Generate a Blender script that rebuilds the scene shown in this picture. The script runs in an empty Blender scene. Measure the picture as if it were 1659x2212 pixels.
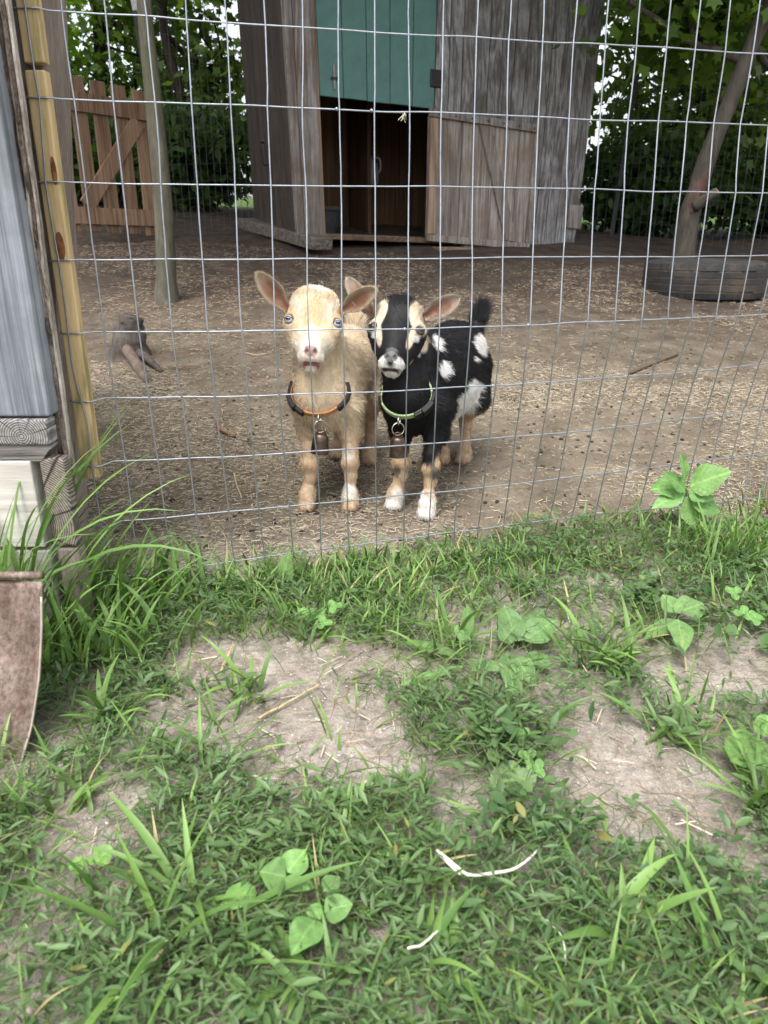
import bpy, math, random
import numpy as np
from mathutils import Vector

# ------------------------------------------------------------------ camera
H = 0.58                                  # camera height above the turf (m)
PITCH = math.radians(20.5)
FPX = 1597.0                              # focal length in units of a 1659 x 2212 picture
scene = bpy.context.scene
cam_data = bpy.data.cameras.new('camera')
cam = bpy.data.objects.new('camera', cam_data)
scene.collection.objects.link(cam)
cam.location = (0, 0, H)
cam.rotation_euler = (math.radians(90) - PITCH, 0, 0)
cam_data.sensor_fit = 'VERTICAL'
cam_data.sensor_height = 36.0
cam_data.lens = 36.0 * FPX / 2212.0
cam_data.clip_start = 0.02
cam_data.clip_end = 400.0
cam_data.dof.use_dof = True
cam_data.dof.focus_distance = 1.42
cam_data.dof.aperture_fstop = 9.0
scene.camera = cam

# ------------------------------------------------------------------ sky, sun, exposure
world = bpy.data.worlds.new('World')
scene.world = world
world.use_nodes = True
wn, wl = world.node_tree.nodes, world.node_tree.links
wn.clear()
w_out = wn.new('ShaderNodeOutputWorld')
w_bg = wn.new('ShaderNodeBackground')
w_sky = wn.new('ShaderNodeTexSky')
w_hsv = wn.new('ShaderNodeHueSaturation')
SUN_EL, SUN_ROT = math.radians(62), math.radians(200)
w_sky.sky_type = 'NISHITA'
w_sky.sun_disc = False
w_sky.sun_elevation = SUN_EL
w_sky.sun_rotation = SUN_ROT
w_sky.dust_density = 4.0
w_hsv.inputs['Saturation'].default_value = 0.28      # overcast: a milky sky
w_bg.inputs['Strength'].default_value = 0.15
wl.new(w_sky.outputs[0], w_hsv.inputs['Color'])
wl.new(w_hsv.outputs[0], w_bg.inputs['Color'])
wl.new(w_bg.outputs[0], w_out.inputs['Surface'])

sun_data = bpy.data.lights.new('sun', 'SUN')
sun_data.energy = 1.3
sun_data.angle = math.radians(25)
sun_data.color = (1.0, 0.97, 0.93)
sun = bpy.data.objects.new('sun', sun_data)
scene.collection.objects.link(sun)
sd = Vector((math.sin(SUN_ROT) * math.cos(SUN_EL), math.cos(SUN_ROT) * math.cos(SUN_EL), math.sin(SUN_EL)))
sun.rotation_euler = sd.to_track_quat('Z', 'Y').to_euler()
sun.location = (0, -2, 8)

vs = scene.view_settings
vs.view_transform = 'Standard'
vs.look = 'None'
vs.gamma = 1.0
vs.exposure = 1.32
vs.use_curve_mapping = False
scene.cycles.max_bounces = 8
scene.cycles.diffuse_bounces = 4
scene.cycles.transparent_max_bounces = 8
scene.cycles.caustics_reflective = False
scene.cycles.caustics_refractive = False

# ------------------------------------------------------------------ helpers
rng = np.random.default_rng(7)
random.seed(7)
CP, SP = math.cos(PITCH), math.sin(PITCH)
COL = scene.collection.objects
ORIGIN = {}                               # object name -> world origin of its thing


def P(px, py, Y):
    """world point at world depth Y behind a point measured in the photograph (1659 x 2212)"""
    a, b = (px - 829.5) / FPX, (1106 - py) / FPX
    d = np.array([a, CP + b * SP, -SP + b * CP])
    return np.array([0, 0, H]) + d * (Y / d[1])


def smooth(e0, e1, x):
    t = np.clip((x - e0) / (e1 - e0), 0, 1)
    return t * t * (3 - 2 * t)


def hash2(ix, iy, s):
    v = np.sin(ix * 127.1 + iy * 311.7 + s * 74.7) * 43758.5453
    return v - np.floor(v)


def vnoise(x, y, s=0):
    x, y = np.asarray(x, float), np.asarray(y, float)
    ix, iy = np.floor(x), np.floor(y)
    fx, fy = x - ix, y - iy
    fx, fy = fx * fx * (3 - 2 * fx), fy * fy * (3 - 2 * fy)
    a, b = hash2(ix, iy, s), hash2(ix + 1, iy, s)
    c, d = hash2(ix, iy + 1, s), hash2(ix + 1, iy + 1, s)
    return (a * (1 - fx) + b * fx) * (1 - fy) + (c * (1 - fx) + d * fx) * fy


def fbm(x, y, s=0, o=3):
    r, a, n = 0, 0.5, 0
    for i in range(o):
        r = r + a * vnoise(np.asarray(x) * 2 ** i, np.asarray(y) * 2 ** i, s + i * 13)
        n += a
        a *= 0.5
    return r / n


def terrain(x, y):
    x, y = np.asarray(x, float), np.asarray(y, float)
    rise = np.where(y > 1.3, 0.145 * ((y - 1.3) ** 2) / (y - 1.3 + 0.55), 0.0)
    far = np.where(y > 6.5, 0.10 * (y - 6.5), 0.0)
    z = rise - far - 0.05 * np.clip(x, -3, 3) * smooth(2, 5, y)
    amp = smooth(1.2, 3.0, y) * 0.03
    z = z + (fbm(x * 2.2, y * 2.2, 3) - 0.5) * (0.012 + amp)
    z = z + (fbm(x * 13, y * 13, 9) - 0.5) * 0.006
    return z


def G(px, py):
    """where a pixel of the photograph meets the ground"""
    Y = 1.0
    lo, hi = 0.2, 14.0
    for _ in range(40):
        Y = 0.5 * (lo + hi)
        p = P(px, py, Y)
        if p[2] > terrain(p[0], p[1]):
            lo = Y
        else:
            hi = Y
    p = P(px, py, Y)
    p[2] = float(terrain(p[0], p[1]))
    return p


def to_px(v):
    v = np.asarray(v, float)
    d = v - np.array([0, 0, H])
    zc = d[..., 1] * CP - d[..., 2] * SP
    yc = d[..., 1] * SP + d[..., 2] * CP
    return np.stack([829.5 + FPX * d[..., 0] / zc, 1106 - FPX * yc / zc], -1)


def norm(v):
    v = np.asarray(v, float)
    return v / (np.linalg.norm(v, axis=-1, keepdims=True) + 1e-12)


def mesh_data(name, verts, faces, smooth_shade=False, cols=None, uvs=None):
    """faces: list of tuples, or an (n,k) int array"""
    me = bpy.data.meshes.new(name)
    verts = np.asarray(verts, np.float32)
    if isinstance(faces, np.ndarray):
        k = faces.shape[1]
        nf = len(faces)
        me.vertices.add(len(verts))
        me.vertices.foreach_set('co', verts.ravel())
        me.loops.add(nf * k)
        me.loops.foreach_set('vertex_index', faces.astype(np.int32).ravel())
        me.polygons.add(nf)
        me.polygons.foreach_set('loop_start', np.arange(0, nf * k, k, dtype=np.int32))
        me.update(calc_edges=True)
    else:
        me.from_pydata([tuple(map(float, v)) for v in verts], [], faces)
        me.update()
    if smooth_shade:
        me.polygons.foreach_set('use_smooth', np.ones(len(me.polygons), dtype=bool))
    if cols is not None:
        a = me.color_attributes.new('col', 'FLOAT_COLOR', 'POINT')
        c = np.ones((len(verts), 4), np.float32)
        c[:, :3] = cols
        a.data.foreach_set('color', c.ravel())
    if uvs is not None:
        l = me.uv_layers.new(name='uv')
        vi = np.zeros(len(me.loops), np.int32)
        me.loops.foreach_get('vertex_index', vi)
        l.data.foreach_set('uv', np.asarray(uvs, np.float32)[vi].ravel())
    return me


def tag(o, label=None, cat=None, group=None, kind=None):
    if label:
        o['label'] = label
    if cat:
        o['category'] = cat
    if group:
        o['group'] = group
    if kind:
        o['kind'] = kind
    return o


def empty(name, loc, label=None, cat=None, group=None, kind=None):
    o = bpy.data.objects.new(name, None)
    o.empty_display_size = 0.05
    o.location = tuple(map(float, loc))
    COL.link(o)
    ORIGIN[o.name] = np.array(o.location)
    return tag(o, label, cat, group, kind)


def obj(name, verts, faces, mat, parent=None, sm=False, cols=None, uvs=None, origin=None, bevel=0.0):
    """one mesh object; verts are world coordinates"""
    verts = np.asarray(verts, float)
    if parent is not None:
        org = ORIGIN[parent.name]
    else:
        org = np.asarray(origin, float) if origin is not None else np.zeros(3)
    me = mesh_data(name, verts - org, faces, sm, cols, uvs)
    if mat is not None:
        me.materials.append(mat)
    o = bpy.data.objects.new(name, me)
    COL.link(o)
    if parent is not None:
        o.parent = parent
    else:
        o.location = tuple(map(float, org))
    ORIGIN[o.name] = org
    if bevel > 0:
        m = o.modifiers.new('bevel', 'BEVEL')
        m.width = bevel
        m.segments = 2
        m.limit_method = 'ANGLE'
    return o


BOXF = [(0, 3, 2, 1), (4, 5, 6, 7), (0, 1, 5, 4), (1, 2, 6, 5), (2, 3, 7, 6), (3, 0, 4, 7)]


def box_pts(a, b):
    (x0, y0, z0), (x1, y1, z1) = a, b
    return np.array([(x0, y0, z0), (x1, y0, z0), (x1, y1, z0), (x0, y1, z0),
                     (x0, y0, z1), (x1, y0, z1), (x1, y1, z1), (x0, y1, z1)], float)


def bar_pts(a, b, side, w, t):
    """box from a to b; `side` = width direction; w width, t thickness"""
    a, b = np.asarray(a, float), np.asarray(b, float)
    ax = norm(b - a)
    s = np.asarray(side, float)
    s = norm(s - ax * np.dot(s, ax))
    n = np.cross(ax, s)
    r = []
    for q in (a, b):
        for i, j in ((-1, -1), (1, -1), (1, 1), (-1, 1)):
            r.append(q + s * i * w / 2 + n * j * t / 2)
    return np.array(r)


def grid_faces(nu, nv, wrap_u=False):
    """faces of a grid stored as index = i*nv + j"""
    f = []
    for i in range(nu if wrap_u else nu - 1):
        i2 = (i + 1) % nu
        for j in range(nv - 1):
            f.append((i * nv + j, i2 * nv + j, i2 * nv + j + 1, i * nv + j + 1))
    return f


def tube(path, radii, n=6, cap=True):
    """verts, faces of a tube along a path"""
    path = np.asarray(path, float)
    m = len(path)
    radii = np.full(m, radii) if np.isscalar(radii) else np.asarray(radii, float)
    tang = norm(np.gradient(path, axis=0))
    ref = np.array([0, 0, 1.0]) if abs(tang[0][2]) < 0.9 else np.array([1.0, 0, 0])
    V = []
    u = norm(np.cross(tang[0], ref))
    for i in range(m):
        u = norm(u - tang[i] * np.dot(u, tang[i]))
        w = np.cross(tang[i], u)
        for k in range(n):
            a = 2 * math.pi * k / n
            V.append(path[i] + radii[i] * (math.cos(a) * u + math.sin(a) * w))
    F = []
    for i in range(m - 1):
        for k in range(n):
            k2 = (k + 1) % n
            F.append((i * n + k, i * n + k2, (i + 1) * n + k2, (i + 1) * n + k))
    if cap:
        F.append(tuple(range(n - 1, -1, -1)))
        F.append(tuple((m - 1) * n + k for k in range(n)))
    return np.array(V), F


def lathe(profile, center, n=32, axis='z'):
    V, F = [], []
    for (r, z) in profile:
        for k in range(n):
            a = 2 * math.pi * k / n
            V.append((center[0] + r * math.cos(a), center[1] + r * math.sin(a), center[2] + z))
    m = len(profile)
    for i in range(m - 1):
        for k in range(n):
            k2 = (k + 1) % n
            F.append((i * n + k, i * n + k2, (i + 1) * n + k2, (i + 1) * n + k))
    return np.array(V), F


def spline(pts, n):
    """Catmull-Rom through points"""
    pts = np.asarray(pts, float)
    q = np.vstack([2 * pts[0] - pts[1], pts, 2 * pts[-1] - pts[-2]])
    t = np.linspace(0, len(pts) - 1 - 1e-9, n)
    i = t.astype(int)
    f = (t - i)[:, None]
    p0, p1, p2, p3 = q[i], q[i + 1], q[i + 2], q[i + 3]
    return 0.5 * ((2 * p1) + (-p0 + p2) * f + (2 * p0 - 5 * p1 + 4 * p2 - p3) * f ** 2 + (-p0 + 3 * p1 - 3 * p2 + p3) * f ** 3)


def merge(parts):
    V, F, o = [], [], 0
    for v, f in parts:
        V.append(np.asarray(v, float))
        F += [tuple(i + o for i in q) for q in f]
        o += len(v)
    return np.vstack(V), F


def rot_from(x, y, z):
    return np.stack([x, y, z], -1)


def bulk(tv, tf, R, T, cols=None, vary=None):
    """N copies of a template: R (N,3,3) incl. scale, T (N,3); returns verts, face array, colours"""
    tv = np.asarray(tv, float)
    tf = np.asarray(tf, int)
    N = len(T)
    V = np.einsum('nij,vj->nvi', R, tv) + T[:, None, :]
    F = (tf[None] + (np.arange(N) * len(tv))[:, None, None]).reshape(-1, tf.shape[1])
    C = None
    if cols is not None:
        C = np.repeat(cols, len(tv), axis=0)
    return V.reshape(-1, 3), F, C


# ------------------------------------------------------------------ materials
def new_mat(name):
    m = bpy.data.materials.new(name)
    m.use_nodes = True
    nt = m.node_tree
    nt.nodes.clear()
    out = nt.nodes.new('ShaderNodeOutputMaterial')
    b = nt.nodes.new('ShaderNodeBsdfPrincipled')
    nt.links.new(b.outputs[0], out.inputs['Surface'])
    return m, nt, b, out


def N(nt, t, **kw):
    n = nt.nodes.new(t)
    for k, v in kw.items():
        if k in n.inputs.keys():
            n.inputs[k].default_value = v
        else:
            setattr(n, k, v)
    return n


def ramp(nt, fac, stops):
    r = nt.nodes.new('ShaderNodeValToRGB')
    e = r.color_ramp.elements
    while len(e) < len(stops):
        e.new(0.5)
    for q, (p, c) in zip(e, stops):
        q.position = p
        q.color = (c[0], c[1], c[2], 1) if not np.isscalar(c) else (c, c, c, 1)
    nt.links.new(fac, r.inputs['Fac'])
    return r.outputs['Color']


def mapped(nt, scale=(1, 1, 1), rnd=True):
    """object coordinates, scaled, shifted for each object"""
    tc = nt.nodes.new('ShaderNodeTexCoord')
    mp = nt.nodes.new('ShaderNodeMapping')
    mp.inputs['Scale'].default_value = scale
    nt.links.new(tc.outputs['Object'], mp.inputs['Vector'])
    if rnd:
        oi = nt.nodes.new('ShaderNodeObjectInfo')
        ml = nt.nodes.new('ShaderNodeVectorMath')
        ml.operation = 'SCALE'
        ml.inputs[0].default_value = (37.0, 19.0, 53.0)
        nt.links.new(oi.outputs['Random'], ml.inputs['Scale'])
        nt.links.new(ml.outputs[0], mp.inputs['Location'])
    return mp.outputs[0]


def noise(nt, vec, scale, detail=4, rough=0.6, dist=0.0):
    n = N(nt, 'ShaderNodeTexNoise')
    n.inputs['Scale'].default_value = scale
    n.inputs['Detail'].default_value = detail
    n.inputs['Roughness'].default_value = rough
    n.inputs['Distortion'].default_value = dist
    nt.links.new(vec, n.inputs['Vector'])
    return n.outputs['Fac']


def mixc(nt, fac, a, b, mode='MIX'):
    m = nt.nodes.new('ShaderNodeMix')
    m.data_type = 'RGBA'
    m.blend_type = mode
    for s, v in (('Factor', fac), ('A', a), ('B', b)):
        i = [q for q in m.inputs if q.name == s and q.enabled][0]
        if hasattr(v, 'is_linked') or hasattr(v, 'links'):
            nt.links.new(v, i)
        elif np.isscalar(v):
            i.default_value = v
        else:
            i.default_value = (v[0], v[1], v[2], 1)
    return [q for q in m.outputs if q.enabled][0]


def bump(nt, h, b, strength=0.3, dist=0.01):
    n = nt.nodes.new('ShaderNodeBump')
    n.inputs['Strength'].default_value = strength
    n.inputs['Distance'].default_value = dist
    nt.links.new(h, n.inputs['Height'])
    nt.links.new(n.outputs[0], b.inputs['Normal'])


def wood(name, dark, mid, light, grain='z', fine=220, rings=9, rough=0.75, dirt=None, bstr=0.35, stretch=0.04, amp=0.11, dist=0.9):
    """grain runs along one object axis"""
    m, nt, b, out = new_mat(name)
    sc = {'x': (stretch, 1, 1), 'y': (1, stretch, 1), 'z': (1, 1, stretch)}[grain]
    v = mapped(nt, sc)
    f1 = noise(nt, v, fine, 5, 0.7)
    f2 = noise(nt, v, rings, 3, 0.55, dist)
    w = nt.nodes.new('ShaderNodeMath')
    w.operation = 'SINE'
    ml = nt.nodes.new('ShaderNodeMath')
    ml.operation = 'MULTIPLY'
    ml.inputs[1].default_value = 38
    nt.links.new(f2, ml.inputs[0])
    nt.links.new(ml.outputs[0], w.inputs[0])
    ad = nt.nodes.new('ShaderNodeMath')
    ad.operation = 'MULTIPLY_ADD'
    ad.inputs[1].default_value = amp
    nt.links.new(w.outputs[0], ad.inputs[0])
    nt.links.new(f1, ad.inputs[2])
    c = ramp(nt, ad.outputs[0], [(0.27, dark), (0.5, mid), (0.75, light)])
    if dirt:
        v2 = mapped(nt, (1, 1, 1))
        c = mixc(nt, ramp(nt, noise(nt, v2, 5, 5, 0.65), [(0.42, 0.0), (0.68, 0.75)]), c, dirt)
    oi = nt.nodes.new('ShaderNodeObjectInfo')
    hv = nt.nodes.new('ShaderNodeHueSaturation')
    mr = nt.nodes.new('ShaderNodeMapRange')
    mr.inputs['To Min'].default_value = 0.86
    mr.inputs['To Max'].default_value = 1.14
    nt.links.new(oi.outputs['Random'], mr.inputs['Value'])
    nt.links.new(mr.outputs[0], hv.inputs['Value'])
    nt.links.new(c, hv.inputs['Color'])
    nt.links.new(hv.outputs[0], b.inputs['Base Color'])
    b.inputs['Roughness'].default_value = rough
    b.inputs['Specular IOR Level'].default_value = 0.25
    bump(nt, ad.outputs[0], b, bstr, 0.004)
    return m


def attr_mat(name, rough=0.6, spec=0.3, transl=0.0, bumpy=0.0, bscale=200, vary=0.0):
    """colour from the mesh's own colour attribute, some light through"""
    m, nt, b, out = new_mat(name)
    a = nt.nodes.new('ShaderNodeAttribute')
    a.attribute_name = 'col'
    c = a.outputs['Color']
    if vary:
        v = mapped(nt, (1, 1, 1), False)
        c = mixc(nt, 1.0, c, ramp(nt, noise(nt, v, 60, 3), [(0.3, 1 - vary), (0.7, 1 + vary)]), 'MULTIPLY')
    nt.links.new(c, b.inputs['Base Color'])
    b.inputs['Roughness'].default_value = rough
    b.inputs['Specular IOR Level'].default_value = spec
    if bumpy:
        v = mapped(nt, (1, 1, 1), False)
        bump(nt, noise(nt, v, bscale, 3), b, bumpy, 0.002)
    if transl:
        t = nt.nodes.new('ShaderNodeBsdfTranslucent')
        mx = nt.nodes.new('ShaderNodeMixShader')
        mx.inputs[0].default_value = transl
        g = mixc(nt, 1.0, c, (1.5, 1.6, 0.7), 'MULTIPLY')
        nt.links.new(g, t.inputs['Color'])
        nt.links.new(b.outputs[0], mx.inputs[1])
        nt.links.new(t.outputs[0], mx.inputs[2])
        nt.links.new(mx.outputs[0], out.inputs['Surface'])
    return m


def plain(name, col, rough=0.6, metal=0.0, spec=0.4, var=0.25, nscale=40, bstr=0.15, bdist=0.003, col2=None):
    m, nt, b, out = new_mat(name)
    v = mapped(nt, (1, 1, 1))
    f = noise(nt, v, nscale, 5, 0.65)
    a = tuple(x * (1 - var) for x in col)
    c2 = col2 if col2 else tuple(min(1, x * (1 + var)) for x in col)
    nt.links.new(ramp(nt, f, [(0.3, a), (0.7, c2)]), b.inputs['Base Color'])
    b.inputs['Roughness'].default_value = rough
    b.inputs['Metallic'].default_value = metal
    b.inputs['Specular IOR Level'].default_value = spec
    if bstr:
        bump(nt, f, b, bstr, bdist)
    return m


M = {}
M['leaf'] = attr_mat('leaf green', 0.45, 0.35, 0.22)
M['tree_leaf'] = attr_mat('tree leaf green', 0.5, 0.3, 0.42)
M['fur'] = attr_mat('fur', 0.55, 0.25)
M['skin'] = attr_mat('goat skin', 0.6, 0.25, bumpy=0.25, bscale=500)
M['straw'] = attr_mat('straw', 0.6, 0.3)
M['galv'] = plain('galvanised wire', (0.32, 0.35, 0.39), 0.5, 0.65, 0.5, 0.22, 60, 0.1)
M['oldwire'] = plain('old wire', (0.10, 0.10, 0.10), 0.6, 0.4, 0.4, 0.3, 60, 0.0)
M['greywood'] = wood('weathered grey wood', (0.10, 0.095, 0.09), (0.25, 0.235, 0.22), (0.40, 0.385, 0.37), dirt=(0.13, 0.105, 0.085))
M['bluewood'] = wood('blue grey weathered board', (0.08, 0.09, 0.105), (0.245, 0.272, 0.305), (0.46, 0.49, 0.525), fine=150, rings=14, stretch=0.02, amp=0.05, dist=0.15, dirt=(0.12, 0.125, 0.13))
M['postwood'] = wood('brown grey post wood', (0.16, 0.125, 0.105), (0.26, 0.215, 0.185), (0.36, 0.31, 0.27), fine=260, rings=5)
M['treated'] = wood('yellow treated pine', (0.27, 0.235, 0.11), (0.50, 0.375, 0.185), (0.62, 0.46, 0.25), fine=150, rings=18, stretch=0.09, bstr=0.15, amp=0.17)
M['cedar'] = wood('brown cedar', (0.11, 0.066, 0.040), (0.20, 0.125, 0.078), (0.29, 0.19, 0.125), fine=90)
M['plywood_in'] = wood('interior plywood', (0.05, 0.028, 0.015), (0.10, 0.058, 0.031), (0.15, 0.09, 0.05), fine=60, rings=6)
M['doorwood'] = wood('brown grey door boards', (0.11, 0.093, 0.082), (0.25, 0.218, 0.195), (0.40, 0.365, 0.335), fine=120, rings=10, dirt=(0.17, 0.125, 0.09))
M['palewood'] = wood('pale whitened clapboard', (0.42, 0.39, 0.34), (0.58, 0.55, 0.50), (0.70, 0.67, 0.62), grain='x', fine=90)
M['endgrain'] = None
M['teal'] = plain('teal painted boards', (0.085, 0.19, 0.172), 0.55, 0, 0.35, 0.12, 12, 0.1)
M['black_plastic'] = plain('black plastic', (0.010, 0.010, 0.011), 0.5, 0, 0.3, 0.2, 80, 0.05)
M['iron'] = plain('dark iron', (0.035, 0.033, 0.032), 0.55, 0.5, 0.4, 0.4, 60, 0.1)
M['steel'] = plain('nickel ring', (0.62, 0.60, 0.56), 0.25, 1.0, 0.5, 0.1, 60, 0.0)
M['concrete'] = plain('concrete block', (0.33, 0.33, 0.32), 0.9, 0, 0.2, 0.3, 30, 0.5, 0.006)
M['rubber'] = plain('grey black rubber', (0.04, 0.042, 0.045), 0.75, 0, 0.25, 0.3, 30, 0.2)
M['blue_plastic'] = plain('dark blue plastic', (0.02, 0.035, 0.06), 0.5, 0, 0.4, 0.2, 30, 0.0)
M['white_plastic'] = plain('cloudy white plastic', (0.22, 0.22, 0.24), 0.5, 0, 0.4, 0.15, 30, 0.1)

# ================================================================== ground
def make_ground():
    def axis(lo, fine0, fine1, hi, step, grow):
        a = list(np.arange(fine0, fine1 + 1e-6, step))
        s, q = step, fine1
        while q < hi:
            s *= grow
            q += s
            a.append(q)
        s, q, b = step, fine0, []
        while q > lo:
            s *= grow
            q -= s
            b.append(q)
        return np.array(b[::-1] + a)
    xs = axis(-60, -1.3, 1.7, 60, 0.014, 1.05)
    ys = axis(-12, 0.25, 2.2, 120, 0.014, 1.04)
    X, Y = np.meshgrid(xs, ys, indexing='ij')
    Z = terrain(X, Y)
    # fine crumbs and scuffs close to the camera
    near = 1 - smooth(2.5, 5.0, Y)
    Z = Z + near * ((fbm(X * 45, Y * 45, 21, 3) - 0.5) * 0.006)
    V = np.stack([X, Y, Z], -1).reshape(-1, 3)
    nu, nv = len(xs), len(ys)
    i, j = np.meshgrid(np.arange(nu - 1), np.arange(nv - 1), indexing='ij')
    i, j = i.ravel(), j.ravel()
    F = np.stack([i * nv + j, (i + 1) * nv + j, (i + 1) * nv + j + 1, i * nv + j + 1], -1)

    m, nt, b, out = new_mat('trodden soil')
    tc = nt.nodes.new('ShaderNodeTexCoord')
    v = tc.outputs['Object']
    sep = nt.nodes.new('ShaderNodeSeparateXYZ')
    nt.links.new(v, sep.inputs[0])

    def band(sock, a, bb, wob, sc):
        n = noise(nt, v, sc, 4)
        q = nt.nodes.new('ShaderNodeMath')
        q.operation = 'MULTIPLY_ADD'
        q.inputs[1].default_value = wob
        nt.links.new(n, q.inputs[0])
        nt.links.new(sock, q.inputs[2])
        r = nt.nodes.new('ShaderNodeMapRange')
        r.inputs['From Min'].default_value = a + wob / 2
        r.inputs['From Max'].default_value = bb + wob / 2
        nt.links.new(q.outputs[0], r.inputs['Value'])
        return r.outputs[0]
    n1 = noise(nt, v, 9, 6, 0.65)
    n2 = noise(nt, v, 130, 4, 0.7)
    n3 = noise(nt, v, 420, 2, 0.6)
    stain = ramp(nt, noise(nt, v, 22, 5, 0.7, 0.5), [(0.34, 0.62), (0.55, 1.0), (0.75, 1.12)])
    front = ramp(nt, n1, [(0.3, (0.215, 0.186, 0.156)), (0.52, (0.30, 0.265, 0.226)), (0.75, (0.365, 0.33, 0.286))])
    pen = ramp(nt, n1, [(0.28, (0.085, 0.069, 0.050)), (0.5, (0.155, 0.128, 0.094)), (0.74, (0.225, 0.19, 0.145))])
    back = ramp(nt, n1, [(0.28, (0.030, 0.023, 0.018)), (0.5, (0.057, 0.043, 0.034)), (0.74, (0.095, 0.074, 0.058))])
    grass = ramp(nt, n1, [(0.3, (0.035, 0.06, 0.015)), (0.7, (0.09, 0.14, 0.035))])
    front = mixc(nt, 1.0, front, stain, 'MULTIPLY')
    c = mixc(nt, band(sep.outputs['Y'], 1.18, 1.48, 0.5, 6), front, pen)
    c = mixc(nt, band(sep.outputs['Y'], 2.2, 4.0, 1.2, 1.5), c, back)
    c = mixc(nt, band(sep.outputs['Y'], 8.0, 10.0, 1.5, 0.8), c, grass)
    c = mixc(nt, 1.0, c, ramp(nt, n2, [(0.25, 0.62), (0.5, 1.0), (0.8, 1.45)]), 'MULTIPLY')
    c = mixc(nt, 1.0, c, ramp(nt, n3, [(0.3, 0.8), (0.7, 1.22)]), 'MULTIPLY')
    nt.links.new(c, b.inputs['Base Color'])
    b.inputs['Roughness'].default_value = 0.95
    b.inputs['Specular IOR Level'].default_value = 0.15
    ad = nt.nodes.new('ShaderNodeMath')
    ad.operation = 'ADD'
    nt.links.new(n2, ad.inputs[0])
    nt.links.new(n3, ad.inputs[1])
    bump(nt, ad.outputs[0], b, 0.6, 0.004)
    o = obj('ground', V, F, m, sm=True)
    tag(o, kind='structure')


make_ground()


# ================================================================== corner of the coop, left
def end_grain(name, center, tint):
    m, nt, b, out = new_mat(name)
    tc = nt.nodes.new('ShaderNodeTexCoord')
    mp = nt.nodes.new('ShaderNodeMapping')
    mp.inputs['Location'].default_value = tuple(-x for x in center)
    nt.links.new(tc.outputs['Object'], mp.inputs['Vector'])
    w = nt.nodes.new('ShaderNodeTexWave')
    w.wave_type = 'RINGS'
    w.rings_direction = 'Y'
    w.inputs['Scale'].default_value = 95
    w.inputs['Distortion'].default_value = 3.5
    w.inputs['Detail'].default_value = 2
    w.inputs['Detail Scale'].default_value = 0.3
    nt.links.new(mp.outputs[0], w.inputs['Vector'])
    n = noise(nt, mp.outputs[0], 140, 4)
    sep = nt.nodes.new('ShaderNodeSeparateXYZ')
    nt.links.new(mp.outputs[0], sep.inputs[0])
    at = nt.nodes.new('ShaderNodeMath')
    at.operation = 'ARCTAN2'
    nt.links.new(sep.outputs['X'], at.inputs[0])
    nt.links.new(sep.outputs['Z'], at.inputs[1])
    vo = nt.nodes.new('ShaderNodeTexVoronoi')
    vo.voronoi_dimensions = '1D'
    vo.feature = 'DISTANCE_TO_EDGE'
    vo.inputs['Scale'].default_value = 1.6
    nt.links.new(at.outputs[0], vo.inputs['W'])
    crack = ramp(nt, vo.outputs['Distance'], [(0.0, 0.10), (0.022, 0.25), (0.05, 1.0)])
    c = ramp(nt, w.outputs['Fac'], [(0.1, tuple(0.55 * x for x in tint)), (0.6, tint), (0.95, tuple(min(1, 1.5 * x) for x in tint))])
    c = mixc(nt, 1.0, c, ramp(nt, n, [(0.3, 0.6), (0.7, 1.3)]), 'MULTIPLY')
    c = mixc(nt, 1.0, c, crack, 'MULTIPLY')
    nt.links.new(c, b.inputs['Base Color'])
    b.inputs['Roughness'].default_value = 0.85
    bump(nt, w.outputs['Fac'], b, 0.4, 0.003)
    return m


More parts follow.
